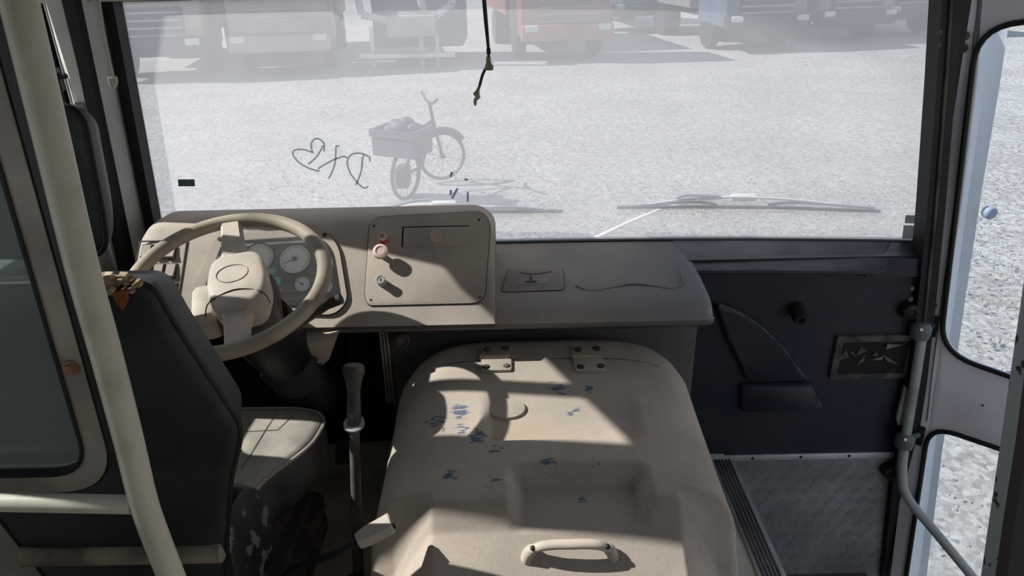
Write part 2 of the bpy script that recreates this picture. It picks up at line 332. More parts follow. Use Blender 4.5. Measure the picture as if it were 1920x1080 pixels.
# ---- trucks parked in a row
def truck(loc, rz, paint, label, kind=0, h=2.9, lod=1):
    root = thing('truck', (0, 0, 0), label, 'truck', 'trucks parked in a row across the yard')
    root.rotation_euler.z = 0
    W = 2.4
    a = MB(); a.box((0, 1.1, .62 + (h - .62) / 2), (W, 2.0, h - .62), bev=.12); a.obj('cab', paint, root)
    a = MB(); a.box((0, .09, h * .74), (W * .86, .06, .8), bev=.02); a.obj('windscreen', 'tglass', root)
    a = MB(); a.box((0, .02, .76), (W, .34, .40), bev=.05); a.obj('bumper', 'tdark' if kind != 1 else paint, root)
    for k in range(4):
        a = MB(); a.box((0, .07, 1.02 + k * .17), (W * .62, .07, .05), bev=.01); a.obj('grille_bar', 'tlite', root)
    a = MB(); a.box((0, .10, 1.28), (W * .66, .04, .74)); a.obj('grille', 'tdark' if kind != 1 else paint, root)
    for sx in (-1, 1):
        a = MB(); a.box((sx * .95, -.13, .88), (.34, .12, .16), bev=.04); a.obj('headlight', 'tlamp', root)
        a = MB(); a.lathe([(.2, -.14), (.5, -.13), (.52, -.08), (.52, .08), (.5, .13), (.2, .14)], frame((sx * 1.05, 1.35, .52), (0, 1, 0), (0, 0, 1)), 18); a.obj('wheel', 'tdark', root)
        a = MB(); a.box((sx * 1.32, .3, h * .72), (.18, .1, .6), bev=.04); a.tube([(sx * 1.2, .4, h * .9), (sx * 1.32, .35, h * .88)], .02); a.obj('mirror', 'tdark', root)
        a = MB(); a.lathe([(.2, -.28), (.5, -.27), (.52, -.2), (.52, .2), (.5, .27), (.2, .28)], frame((sx * .95, 5.2, .52), (0, 1, 0), (0, 0, 1)), 18); a.obj('wheel', 'tdark', root)
    a = MB(); a.box((0, 4.2, .85), (.9, 4.6, .3), bev=.02); a.obj('chassis', 'tdark', root)
    if kind in (0, 1):
        a = MB(); a.box((0, 5, 1.9), (W, 4.6, 1.8), bev=.05); a.obj('load_body', paint if kind else 'tlite', root)
    if kind == 2:   # mixer with a chute at the front
        a = MB(); a.lathe([(.3, -2), (.9, -1.4), (1.15, 0), (.9, 1.4), (.4, 2.2)], frame((0, 5, 2.1), (1, 0, 0), (0, .2, 1)), 18); a.obj('mixer_drum', 'tlite', root)
    root.rotation_euler.z = rz; root.location = loc
    return root
for k, c in dict(tred=(.34, .14, .12), twhite=(.72, .72, .70), tblue=(.13, .17, .25), tgrey=(.25, .27, .28), tpink=(.36, .27, .26), tlite=(.34, .34, .33), tdark=(.03, .03, .035), tglass=(.05, .07, .09), tlamp=(.6, .62, .65)).items():
    M[k] = mat(k, c, .45, col2=tuple(x * .75 for x in c), vs_=2)
rowdir = V((22.8, 10.1, 0)).normalized(); rz_row = math.atan2(10.1, 22.8) * .35
for px, py, paint, lab, kd, hh in (
    (300, 152, 'tpink', 'dusty pinkish box truck at the left end of the far row', 0, 2.9),
    (535, 142, 'tpink', 'pale red lorry just left of the white loading frame', 1, 2.9),
    (1063, 118, 'tred', 'red lorry with slatted grille behind the hanging cable', 1, 3.0),
    (1208, 62, 'twhite', 'white lorry standing just right of the red lorry', 2, 2.8),
    (1432, 97, 'tblue', 'dark blue lorry with a pale bumper bar on the right', 0, 3.0),
    (1598, 84, 'tgrey', 'grey lorry right of the dark blue lorry', 2, 2.8),
    (1715, 71, 'tblue', 'dark blue lorry at the right end by the windscreen edge', 0, 2.9)):
    p = P(px, py, Z=GZ); truck((p.x, p.y, GZ), rz_row, paint, lab, kd, hh)
# white frame machine
p = P(768, 126, Z=GZ)
r = thing('loading_machine', (p.x, p.y, GZ), 'white angular loading machine with lattice legs left of the hanging cable', 'machine')
a = MB()
for s1, s2 in (((-1.4, 0, 3.2), (-1.1, 0, 1.3)), ((-1.1, 0, 1.3), (.3, 0, .95)), ((.3, 0, .95), (1.2, 0, 1.5)), ((.0, 0, 3.3), (.5, 0, 1.2)), ((1.2, 0, 1.5), (.6, 0, 3.3)), ((-1.15, 0, 1.9), (0, 0, 1.7))):
    a.tube([V(p) + V((p.x * 0, p.y * 0, 0)) if False else V((r.location.x + q[0], r.location.y + q[1], GZ + q[2])) for q in (s1, s2) for p in (r.location,)][:2], .09, 6)
a.obj('lattice_arm', 'twhite', r)
a = MB()
for q in (-.9, .35, .75): a.box((r.location.x + q, r.location.y, GZ + .5), (.1, .1, 1.0), bev=.01)
a.box((r.location.x, r.location.y - .2, GZ + .32), (2.4, .3, .1), bev=.01); a.obj('base_frame', 'twhite', r)
a = MB(); a.box((r.location.x + .2, r.location.y, GZ + 1.05), (1.2, 1.4, .5), bev=.05); a.obj('hopper', 'tlite', r)
a = MB(); a.box((r.location.x + .2, r.location.y + 1.8, GZ + 1.6), (2.4, 2.0, 2.4), bev=.08); a.obj('machine_body', 'tgrey', r)
# ---- bicycle
rw = P(765, 374, Z=GZ + .02); fwp = P(832, 337, Z=GZ + .02)
M['bike'] = mat('bike_dark', (.05, .045, .06), .5); M['crate'] = mat('crate_plastic', (.09, .06, .11), .6)
bk = thing('bicycle', (rw.x, rw.y, GZ), 'dark utility bicycle carrying a crate, parked alone on the gravel', 'bicycle')
d = (fwp - rw); d.z = 0; wb = d.length; d.normalize(); s_ = V((-d.y, d.x, 0)); zz = V((0, 0, 1))
def B(f, z, s=0): return V((rw.x, rw.y, GZ + .02)) + d * f + s_ * s + zz * z
def ring(c, ax, r, th, n=28):
    u = zz; return [c + (u * math.cos(2 * PI * k / n) + ax * math.sin(2 * PI * k / n)) * r for k in range(n)]
st = (d * .75 - s_ * .66).normalized()       # front wheel is steered to the right
for c, ax in ((B(0, .31), d), (B(wb, .31), st)):
    a = MB(); a.tube(ring(c, ax, .29, 0), .024, 6, closed=True)
    w_ = a.obj('wheel', 'bike', bk); a = MB()
    for k in range(10): t = 2 * PI * k / 10; a.tube([c, c + (zz * math.cos(t) + ax * math.sin(t)) * .28], .003, 4)
    a.lathe([(.03, -.04), (.03, .04)], frame(c, ax, zz), 10); a.obj('spokes', 'bike', w_)
a = MB(); bb = B(wb * .42, .3); seat = B(wb * .25, .72); head = B(wb * .80, .80)
for q in ((B(0, .31), bb), (B(0, .31), seat), (bb, seat), (bb, head), (seat, head), (head, B(wb, .31)), (head, B(wb * .74, 1.0))): a.tube(q, .02, 7)
a.obj('bicycle_frame', 'bike', bk)
a = MB(); hb = B(wb * .74, 1.02); a.tube([hb - st.cross(zz) * .3 + zz * .08, hb - st.cross(zz) * .1, hb + st.cross(zz) * .1, hb + st.cross(zz) * .3 + zz * .08], .016, 7); a.obj('handlebar', 'bike', bk)
a = MB(); a.ell(B(wb * .25, .80), (.11, .13, .05)); a.obj('saddle', 'bike', bk)
a = MB(); c = B(wb + .0, .31); a.tube([c + (zz * math.cos(t) + st * math.sin(t)) * .34 for t in [x * .2 - 1.2 for x in range(12)]], .03, 6); a.obj('mudguard', 'bike', bk)
a = MB(); a.box(B(.12, .24, .12), (.16, .3, .24), bev=.03); a.obj('motor_box', 'bike', bk)
cr = thing('crate', tuple(B(-.02, .56)), 'dark purple plastic crate tied on the bicycle rear rack', 'crate')
fr = frame(B(-.02, .56), -s_, d)
a = MB(); a.prism(rrect(-.27, -.20, .27, .20, .02), fr, 0, .015)
a.obj('crate_floor', 'crate', cr)
a = MB(); a.ringprism(rrect(-.28, -.21, .28, .21, .02), rrect(-.26, -.19, .26, .19, .02), fr, .01, .20); a.ringprism(rrect(-.295, -.225, .295, .225, .02), rrect(-.26, -.19, .26, .19, .02), fr, .22, .30); a.obj('crate_wall', 'crate', cr)
bg_ = MB()
for f8, z8, s8, r8 in ((.02, .84, .03, .13), (.05, .90, -.03, .085), (.0, .88, .08, .08), (.05, .84, -.12, .09), (-.02, .82, .14, .08)): bg_.ell(B(f8, z8, s8), (r8 * 1.1, r8, r8 * .8))
pass; tag(bg_.obj('cloth_bag', 'crate'), 'lumpy dark bag lying in the bicycle crate', 'bag')

# ============================================================ BUS SHELL
FZ = .15
def wy(x, z): return 2.06 - .065 * ((x - .08) / 1.13) ** 2 - .06 * (z - .845) / .7
def GP(px, py):                                   # point on the windscreen
    y = 2.03
    for _ in range(8): q = P(px, py, Y=y); y = wy(q.x, q.z)
    return P(px, py, Y=y)
tl, tr, br, bl = GP(228, 6), GP(1792, -22), GP(1722, 452), GP(312, 470)
for nm in ('wl',): pass
def xl(z): t = (z - bl.z) / (tl.z - bl.z); return bl.x + (tl.x - bl.x) * t
def xr(z): t = (z - br.z) / (tr.z - br.z); return br.x + (tr.x - br.x) * t
ZB, ZT = .78, 1.57
g = MB(); rows = []
for j in range(13):
    z = ZB + (ZT - ZB) * j / 12; rows.append([(xl(z) - .02 + (xr(z) - xl(z) + .04) * i / 40, wy(xl(z) + (xr(z) - xl(z)) * i / 40, z), z) for i in range(41)])
g.loft(rows, closed=False); win1 = struct(g.obj('window_1', 'wind')); 
# rubber gaskets
def strip(name, pts, wv, tk, m, n=2):
    """ribbon of width wv (vector) and thickness tk (vector)"""
    a = MB(); rings = []
    for p, wvv in zip(pts, wv if isinstance(wv, list) else [wv] * len(pts)):
        p = V(p); w2 = V(wvv) / 2; t2 = V(tk) / 2; rings.append([p - w2 - t2, p + w2 - t2, p + w2 + t2, p - w2 + t2])
    a.loft(rings); return a
zs = [ZB + (ZT + .05 - ZB) * i / 8 for i in range(9)]
struct(strip('g', [(xl(z) - .013, wy(xl(z), z) - .02, z) for z in zs], (.028, 0, 0), (0, .05, 0), 0).obj('trim_1', 'rubber'))
struct(strip('g', [(xr(z) + .004, wy(xr(z), z) - .02, z) for z in [-.55, -.2] + zs], [(.022, 0, 0)] * 11, (0, .06, 0), 0).obj('trim_2', 'rubber'))
struct(strip('g', [(xl(ZT) - .05 + (xr(ZT) - xl(ZT) + .1) * i / 20, wy(xl(ZT) + (xr(ZT) - xl(ZT)) * i / 20, ZT) - .01, ZT - .003) for i in range(21)], (0, 0, .02), (0, .04, 0), 0).obj('trim_3', 'rubber'))
struct(strip('g', [(xl(.86) - .03 + (xr(.86) - xl(.86) + .06) * i / 20, wy(xl(.86) + (xr(.86) - xl(.86)) * i / 20, .845) + .0, .843) for i in range(21)], (0, 0, .014), (0, .03, 0), 0).obj('trim_4', 'rubber'))
# header above windscreen, front wall below
a = MB(); a.loft([[(x9, wy(x9, z9) + h9 - .03, z9) for z9, h9 in ((1.56, -.03), (1.56, .03), (2.2, .03), (2.2, -.05))] for x9 in [-1.12 + 2.38 * i / 16 for i in range(17)]]); struct(a.obj('wall_front_upper', 'pillarb'))
a = MB(); a.loft([[(x9, wy(x9, .84) + h9, z9) for h9, z9 in ((-.04, -.55), (.01, -.55), (.01, .835), (-.04, .835))] for x9 in [-1.12 + 2.38 * i / 16 for i in range(17)]]); struct(a.obj('wall_front', 'dark'))
# outer corner posts (stand proud of the glass)
a = MB(); a.loft([[(xl(z) - .13, wy(xl(z), z) - .02, z), (xl(z) - .01, wy(xl(z), z) + .005, z), (xl(z) - .012, wy(xl(z), z) + .016, z), (xl(z) - .13, wy(xl(z), z) + .005, z)] for z in [-.5] + zs]); struct(a.obj('trim_5', 'white'))
# ceiling, floor, back
a = MB(); a.box((.06, -.8, 2.22), (2.52, 5.75, .05)); struct(a.obj('ceiling', 'ceil'))
a = MB(); a.box((-.21, -.45, FZ - .03), (1.78, 4.98, .06)); a.box((.9, -1.6, FZ - .03), (.5, 2.7, .06)); struct(a.obj('floor', 'floor'))
a = MB(); a.box((.06, -3.6, .8), (2.5, .06, 2.9)); struct(a.obj('wall_back', 'wall'))
# left wall with window openings: posts at y, sill, head
XLW = -1.17
a = MB(); SILL, HEAD = .98, 2.02
a.box((XLW - .02, -.81, (SILL - .55) / 2), (.05, 5.60, SILL + .55)); a.box((XLW - .02, -.81, (HEAD + 2.2) / 2), (.05, 5.60, 2.2 - HEAD)); a.box((XLW - .02, -1.8, 1.8), (.05, 3.6, .5))  # last box: unseen filler over the rear windows, added to cut ambient light
POSTS = [(1.93, 1.99), (1.27, 1.44), (.02, .10), (-1.2, -1.1), (-2.4, -2.3), (-3.6, -3.45)]
a.prism([(1.96, 1.85), (1.96, 2.04), (1.38, 2.04), (1.42, 1.985), (1.80, 1.835)], frame((XLW - .04, 0, 0), (0, 1, 0), (0, 0, 1)), 0, .05)  # unseen sloped window head, shaped to set where the sunlight ends inside
for y0, y1 in POSTS: a.box((XLW - .02, (y0 + y1) / 2, (SILL + HEAD) / 2), (.05, y1 - y0, HEAD - SILL + .02))
struct(a.obj('wall_left', 'pillarb'))
# side windows: aluminium frame, sliding upright, glass panes
k = 1
edges = sorted([p for p in POSTS], reverse=True)
for (a0, a1), (b0, b1) in zip(edges, edges[1:]):
    y1, y0 = a0, b1; k += 1
    fr = frame((XLW, 0, 0), (0, 1, 0), (0, 0, 1))
    a = MB(); a.ringprism(rrect(y0, SILL, y1, HEAD, .05), rrect(y0 + .018, SILL + .018, y1 - .018, HEAD - .018, .04), fr, -.03, .02)
    wd = struct(a.obj('window_%d' % k, 'rubber'))
    a = MB(); a.box((XLW - .01, (y0 + y1) / 2, (SILL + HEAD) / 2), (.004, y1 - y0 - .02, HEAD - SILL - .02)); a.obj('pane', 'side', wd)
    if k == 2:
        yb = 1.63; a = MB(); a.box((XLW + .008, yb, (SILL + HEAD) / 2), (.02, .045, HEAD - SILL)); a.obj('sliding_upright', 'dustdark', wd)
        q = P(106, 150, X=XLW + .03); a = MB(); a.box((XLW + .025, q.y, q.z), (.03, .03, .06), bev=.006); a.lathe([(.008, 0), (.008, .02), (.003, .022)], frame((XLW + .035, q.y, q.z + .01), (0, 1, 0), (0, 0, 1)), 10); a.obj('window_latch', 'black', wd)
# left pillar build-up: beige strip, black seal, grey cover
def vstrip(px_top, px_bot, py_top, py_bot, X, Yw, tk, name, m, n=8):
    pts = [];
    a = MB(); rings = []
    for i in range(n + 1):
        t = i / n; e = []
        for k in (0, 1):
            px = px_top[k] + (px_bot[k] - px_top[k]) * t; py = py_top + (py_bot - py_top) * t
            e.append(P(px, py, X=X(k) if callable(X) else X))
        rings.append([e[0], e[1], e[1] + V((-tk, .0, 0)), e[0] + V((-tk, 0, 0))])
    a.loft(rings); return struct(a.obj(name, m))
a = MB(); rings = []
for z in [.70, .86, .95, 1.1, 1.25, 1.4, 1.56, 1.7]:
    x0 = xl(z) - .03; y0 = wy(xl(z), z) - .03
    rings.append([(x0, y0 + .04, z), (x0, y0, z), (x0 - .015, y0 - .03, z), (x0 - .035, y0 - .05, z), (x0 - .08, y0 - .05, z), (x0 - .08, y0 + .04, z)])
a.loft(rings); struct(a.obj('trim_6', 'pillar'))
a = MB(); rings = []
for i, z in enumerate([.70, .86, .95, 1.1, 1.25, 1.4, 1.56, 1.7]):
    x0 = xl(z) - .058; y0 = wy(xl(z), z) - .075; wv = .022 + .010 * math.sin(i)
    rings.append([(x0, y0, z), (x0 - .002, y0 - wv - .012, z), (x0 - .03, y0 - wv - .012, z), (x0 - .03, y0, z)])
a.loft(rings); struct(a.obj('trim_7', 'rubber'))
a = MB()
a.loft([[(-1.15, 1.935, z), (-1.135, 1.915, z), (-1.10, wy(xl(z), z) - .085, z), (xl(z) - .064, wy(xl(z), z) - .088, z), (xl(z) - .064, wy(xl(z), z) - .05, z), (-1.15, 1.955, z)] for z in [.70, .86, .95, 1.1, 1.25, 1.4, 1.56, 1.7, 2.0]]); struct(a.obj('trim_12', 'pillarb'))
q = P(170, 220, Y=1.86); a = MB(); a.loft([[p9, p9 + V((0, .0, 0)) + V((.012, -.001, 0)) * 2.0, p9 + V((.024, .001, 0)), p9 + V((0, .003, 0))] for p9 in (P(150, 250, Y=1.860), P(149, 228, Y=1.863), P(144, 212, Y=1.866), P(139, 192, Y=1.866))]); tg = a.obj('green_tape', 'gtape'); tag(tg, 'torn strip of green tape on the left windscreen pillar', 'tape')
# right wall behind the door opening
a = MB(); a.box((1.20, -1.5, .2), (.05, 4.2, 1.5)); a.box((1.18, -.8, 1.9), (.05, 5.5, .65))
for y0, y1 in ((.45, .6), (-.7, -.6), (-1.9, -1.8), (-3.1, -3.0), (-3.6, -3.5)): a.box((1.2, (y0 + y1) / 2, 1.25), (.05, y1 - y0, .65))
struct(a.obj('wall_right', 'wall'))
# stepwell
a = MB(); a.box((.96, 1.2, -.42), (.58, 1.5, .05)); struct(a.obj('step_floor', 'dustdark'))
a = MB(); a.box((.685, 1.2, -.16), (.03, 1.5, .56)); struct(a.obj('step_riser', 'dustdark'))

# ============================================================ RIGHT FRONT PANEL (navy) + tread plate
PY_ = 1.90
fp = frame((0, PY_, 0), (1, 0, 0), (0, 0, 1))      # local z points to -y (towards camera)
def fpx(px, py, Y=PY_): q = P(px, py, Y=Y); return (q.x, q.z)
pn = thing('front_panel', (.87, PY_, FZ), 'moulded dark navy panel below the windscreen beside the door', 'panel')
zt_ = fpx(1500, 458)[1]; zb_ = (fpx(1345, 852)[1] + fpx(1660, 848)[1]) / 2; xL = .50; 
xR0, xR1 = fpx(1716, 458)[0] + .03, fpx(1672, 850)[0] + .03
a = MB(); a.prism([(xL, zb_), (xR1, zb_), (xR0, .84), (xL, .84)], fp, -.03, 0); a.obj('panel_sheet', 'navy', pn)
a = pillow(roundpoly([fpx(*p) for p in ((1334, 562), (1375, 572), (1420, 598), (1462, 637), (1494, 677), (1516, 710), (1396, 712), (1378, 672), (1356, 628))], .010), fp, .022, .84); a.obj('raised_arc', 'navy', pn)
a = MB(); a.tube(smooth([V((x_, PY_ - .013, z_)) for x_, z_ in [fpx(*p) for p in ((1345, 568), (1378, 580), (1418, 604), (1458, 642), (1488, 680), (1508, 706))]], 5), .008, 8, flat=.6); a.obj('dusty_rim', 'navydust', pn)
a = pillow(roundpoly([fpx(*p) for p in ((1384, 716), (1522, 713), (1543, 764), (1384, 768))], .014), fp, .026, .84); a.obj('raised_step', 'navy', pn)
a = MB(); a.tube([V((x_, PY_ - .017, z_)) for x_, z_ in [fpx(*p) for p in ((1394, 724), (1516, 720), (1533, 755))]], .008, 8, flat=.7); a.obj('dusty_rim', 'navydust', pn)
# top shelf lip
lip = MB(); rings = []
for i in range(25):
    t = i / 24; x = .49 + (1.13 - .49) * t; ex = 1 if t < .82 else max(.02, 1 - ((t - .82) / .18) ** 2)
    yw = wy(x, .845) - .012; yf = yw - .17 * ex - .0; zt2 = .848; z1 = .848 - .022 * ex
    rings.append([(x, yw, zt2), (x, yw - (yw - yf) * .5, zt2 - .006 * ex), (x, yf + .015, z1 + .001), (x, yf + .003, z1 - .005), (x, yf + .002, z1 - .010 * ex - .004), (x, yf + .02, z1 - .020 * ex - .005), (x, yf + .05, z1 - .024 * ex - .006), (x, yw, z1 - .020 * ex - .006)])
lip.loft(rings); M['shelf'] = shelf_mat(); lip.obj('shelf_lip', 'shelf', pn)
a = MB(); rings = []
for i in range(13):
    x = 1.02 + .17 * i / 12; yw = wy(x, .845) - .012; rings.append([(x, yw, .848), (x, PY_ - .012, .835), (x, PY_ - .014, .78), (x, PY_ + .01, .78), (x, yw, .80)])
a.loft(rings); a.obj('corner_shelf', 'navy', pn)
# knob on the panel
q = P(1492, 578, Y=PY_); a = MB(); a.lathe([(.024, 0), (.022, .045), (.019, .05), (.019, .053), (.010, .054), (.009, .045)], frame((q.x, PY_, q.z), (1, 0, 0), (.0, -.25, 1)), 20); a.obj('round_knob', 'black', pn)
# pocket with crumpled film
x0, z1 = fpx(1568, 628); x1, z0 = fpx(1700, 705)
a = MB(); a.ringprism(rrect(x0, z0, x1, z1, .006), rrect(x0 + .02, z0 + .018, x1 - .02, z1 - .02, .004), fp, 0, .012); a.obj('pocket_frame', 'navydust', pn)
a = MB(); a.box(((x0 + x1) / 2, PY_ - .003, (z0 + z1) / 2), (x1 - x0 - .04, .004, z1 - z0 - .04)); a.obj('pocket_back', 'dark', pn)
a = MB(); random.seed(3)
for k in range(9):
    cx = random.uniform(x0 + .035, x1 - .04); cz = random.uniform(z0 + .035, z1 - .04); v = [V((cx + random.uniform(-.035, .035), PY_ - random.uniform(.006, .018), cz + random.uniform(-.02, .02))) for _ in range(3)]
    a.loft([[v[0], v[1], v[2]], [p + V((0, .0015, 0)) for p in v]])
a.obj('crumpled_film', mat('film', (.10, .10, .095), .3, col2=(.03, .03, .03), vs_=60), pn)
# lever of the door valve hanging by the door edge
a = MB(); a.prism(roundpoly([fpx(*p) for p in ((1688, 715), (1694, 720), (1690, 785), (1676, 788), (1673, 776))], .004), fp, .02, .03, .002); tag(a.obj('door_lever', 'paint2'), 'small pale metal lever hanging at the door edge of the navy panel', 'lever')
# rubber bumps
for px, py, lab in ((1700, 578, 'upper black rubber door buffer beside the navy panel'), (1664, 877, 'lower black rubber door buffer beside the tread plate')):
    q = P(px, py, Y=PY_ - .0); a = MB(); a.lathe([(.026, 0), (.028, .01), (.024, .03), (.012, .036), (.010, .03)], frame((q.x, PY_ + (0 if py < 800 else .0), q.z), (1, 0, 0), (0, 0, 1)), 18); tag(a.obj('rubber_buffer', 'rubber'), lab, 'buffer')
# aluminium strip + screws
q0 = fpx(1348, 857); q1 = fpx(1672, 852)
st_ = thing('aluminium_strip', ((q0[0] + q1[0]) / 2, PY_, q0[1]), 'horizontal aluminium strip between navy panel and tread plate', 'trim strip')
a = MB(); a.box(((q0[0] + q1[0]) / 2, PY_ - .003, (q0[1] + q1[1]) / 2), (q1[0] - q0[0] + .06, .008, .022), bev=.002); a.obj('strip', 'alustrip', st_)
for px, py in ((1410, 857), (1500, 854), (1590, 852)):
    x_, z_ = fpx(px, py); a = MB(); a.lathe([(.005, 0), (.004, .003), (.001, .0035)], frame((x_, PY_ - .007, z_), (1, 0, 0), (0, 0, 1)), 10); a.obj('screw', 'black', st_)
tp = thing('tread_plate', (.95, PY_, -.42), 'chequered aluminium tread plate lining the front of the stepwell', 'tread plate')
zt3 = q0[1] - .012
a = MB(); a.box(((.66 + xR1) / 2 + .02, PY_ + .012, (zt3 - .42) / 2), (xR1 - .62, .02, zt3 + .42)); a.obj('plate', 'tread', tp)
a = MB(); r_ = 0
zc = zt3 - .035
while zc > -.4:
    xc_ = .70 + (.028 if r_ % 2 else 0)
    while xc_ < xR1 + .02:
        sg = 1
        for k in range(5):
            c = V((xc_ + (k - 2) * .0065, PY_ + .001, zc + (k - 2) * .0055)); dd = V((.0055, 0, -.0085))
            a.tube([c - dd, c + dd], [.0013, .0013], 4, flat=.8)
        xc_ += .056
    zc -= .05; r_ += 1
o = a.obj('tread_bars', mat('tread_bar', (.34, .35, .37), .45, metal=.3, col2=(.24, .25, .26), vs_=9), tp); o['kind'] = 'stuff'
# grooved threshold on the platform edge
th = thing('floor_edge_strip', (.685, 1.3, FZ), 'ribbed aluminium edge strip along the driver platform beside the stepwell', 'edge strip')
a = MB(); a.box((.665, 1.3, FZ + .004), (.07, 1.12, .008), bev=.002); a.box((.70, 1.3, FZ - .015), (.006, 1.12, .045)); a.obj('strip', 'alustrip', th)
for i in range(5): a = MB(); a.box((.642 + i * .011, 1.3, FZ + .0095), (.005, 1.12, .003)); a.obj('rib', 'dustdark', th)

# ============================================================ DASHBOARD
O_ = V((0, 1.62, .80)); EV = V((0, .23, .22)).normalized(); fd = frame(O_, (1, 0, 0), EV); ND = V((fd[0][2], fd[1][2], fd[2][2]))
def F(px, py, h=0): q = PP(px, py, O_ + ND * h, ND); return (q.x, (q - O_).dot(EV))
def FW(x, v, h=0): return fd @ V((x, v, h))
VT = .318
dash = thing('dashboard', (-.3, 1.80, FZ), 'dust-covered moulded dashboard running under the windscreen', 'dashboard')
xbl, xbr = F(248, 470)[0], F(927, 480)[0]
def bin_ring(x):
    s = 1.0; R_ = .065
    for e, sg in ((xbl, -1), (xbr, 1)):
        dd = (e - x) * sg
        if dd < R_: s = min(s, (math.sqrt(max(R_ ** 2 - (R_ - dd) ** 2, 0)) + (.22 - R_)) / .22)
    yw = min(wy(x, .95) - .012, 1.985)
    pr = [(1.632, .779), (1.620, .787), (1.6165, .797), (1.630, .8096), (1.70, .8765), (1.78, .953), (1.825, .996), (1.842, 1.003), (1.865, 1.008), (yw - .03, 1.002), (yw, .99), (yw, .80), (1.66, .775)]
    return [(x, 1.63 + (y - 1.63) * (1 if z < .83 else (1 if y > 1.9 else 1)), .80 + (z - .80) * s if z > .80 else z) for y, z in pr]
xs = [xbl + .065 * (1 - math.cos(i / 6 * PI / 2)) for i in range(6)] + [xbl + .065 + (xbr - xbl - .13) * i / 20 for i in range(21)] + [xbr - .065 * (1 - math.cos(i / 6 * PI / 2)) for i in range(5, -1, -1)]
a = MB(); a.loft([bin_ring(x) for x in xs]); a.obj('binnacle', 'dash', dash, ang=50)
# long lower deck with rolled front edge
xdr = P(1336, 578, Z=.80).x
def deck_ring(x):
    yw = wy(x, .845) - .012; e = 0
    if x > xdr - .03: e = .03 - math.sqrt(max(.03 ** 2 - (x - xdr + .03) ** 2, 0))
    return [(x, yw, .846 - e * .3), (x, 1.80, .838 - e * .5), (x, 1.70, .829 - e * .6), (x, 1.665 + e * .3, .818 - e * .8), (x, 1.642 + e * .5, .803 - e), (x, 1.630 + e * .6, .788), (x, 1.632 + e * .6, .774), (x, 1.645 + e * .5, .764), (x, 1.69, .760), (x, yw, .760)]
xs = [xbl - .02 + (xdr - .03 - xbl + .02) * i / 24 for i in range(25)] + [xdr - .03 + .03 * math.sin(i / 5 * PI / 2) for i in range(1, 6)]
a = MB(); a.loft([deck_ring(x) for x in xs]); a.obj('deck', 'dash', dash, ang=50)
# pedestal behind the engine cover
xpl = P(728, 650, Y=1.76).x; M['ped'] = mat('pedestal', (.10, .085, .08), .75, col2=(.07, .065, .068), vs_=6)
a = MB(); a.box(((xpl + xdr - .012) / 2, 1.86, (FZ + .765) / 2), (xdr - .012 - xpl, .24, .765 - FZ), bev=.012); a.obj('pedestal', 'ped', dash)
a = MB(); a.box(((xpl + xdr) / 2, 1.735, .722), (xdr - xpl - .03, .02, .012), bev=.002); a.obj('pedestal_lip', 'dustdark', dash)
# left lower cowl around steering column
cw = [(545, 606), (642, 607), (625, 650), (606, 690), (575, 668), (540, 648)]
a = MB(); rings = []
top = [P(x, y, Y=1.66) for x, y in ((505, 607), (560, 606), (600, 605), (645, 606))]; mid = [P(x, y, Y=1.60) for x, y in ((520, 640), (560, 645), (598, 640), (632, 632))]; bot = [P(x, y, Y=1.66) for x, y in ((540, 668), (572, 676), (596, 690), (616, 676))]
for r3 in zip(top, mid, bot):
    pts = smooth(list(r3), 6); rings.append(pts + [p + V((0, .02, 0)) for p in reversed(pts)])
a.loft(rings); a.obj('lower_cowl', 'dust', dash)
# cluster bezel & instruments
def fpoly(pts, h=0): return [F(x, y, h) for x, y in pts]
def pline(pts2, r=.0012, h=.0005, closed=True, name='groove', m='groove', par=None):
    a = MB(); a.tube([FW(p[0], p[1], h) for p in pts2], r, 6, closed=closed); return a.obj(name, m, par or dash)
cl_out = roundpoly(fpoly([(408, 442), (608, 429), (636, 462), (653, 566), (628, 592), (362, 583), (360, 555)]), [.03, .04, .05, .03, .05, .03, .03])
cl_in = roundpoly(fpoly([(420, 455), (600, 444), (622, 470), (636, 560), (618, 578), (385, 570), (383, 548)]), [.02, .03, .03, .02, .03, .02, .02])
cl_in2 = [tuple(V(p) * 1.0) for p in cl_in]
a = MB(); a.ringprism(cl_out, cl_in, fd, -.003, .008); bez = a.obj('cluster_bezel', 'dust', dash); pline(cl_out, .0018, .001)
a = MB(); a.prism(cl_in, fd, -.004, .0015); clp = a.obj('instrument_cluster', 'clusterp', dash)
for px, py in ((412, 448), (609, 440), (368, 570), (637, 558)):
    x_, v_ = F(px, py, .008); a = MB(); a.lathe([(.006, 0), (.0055, .002), (.001, .0022)], frame(FW(x_, v_, .008), (1, 0, 0), EV), 12); a.box(FW(x_, v_, .0102), (.008, .0012, .001), rot=frame((0, 0, 0), (1, .3, 0), EV).to_3x3().to_4x4()); a.obj('screw', 'dustdark', bez)
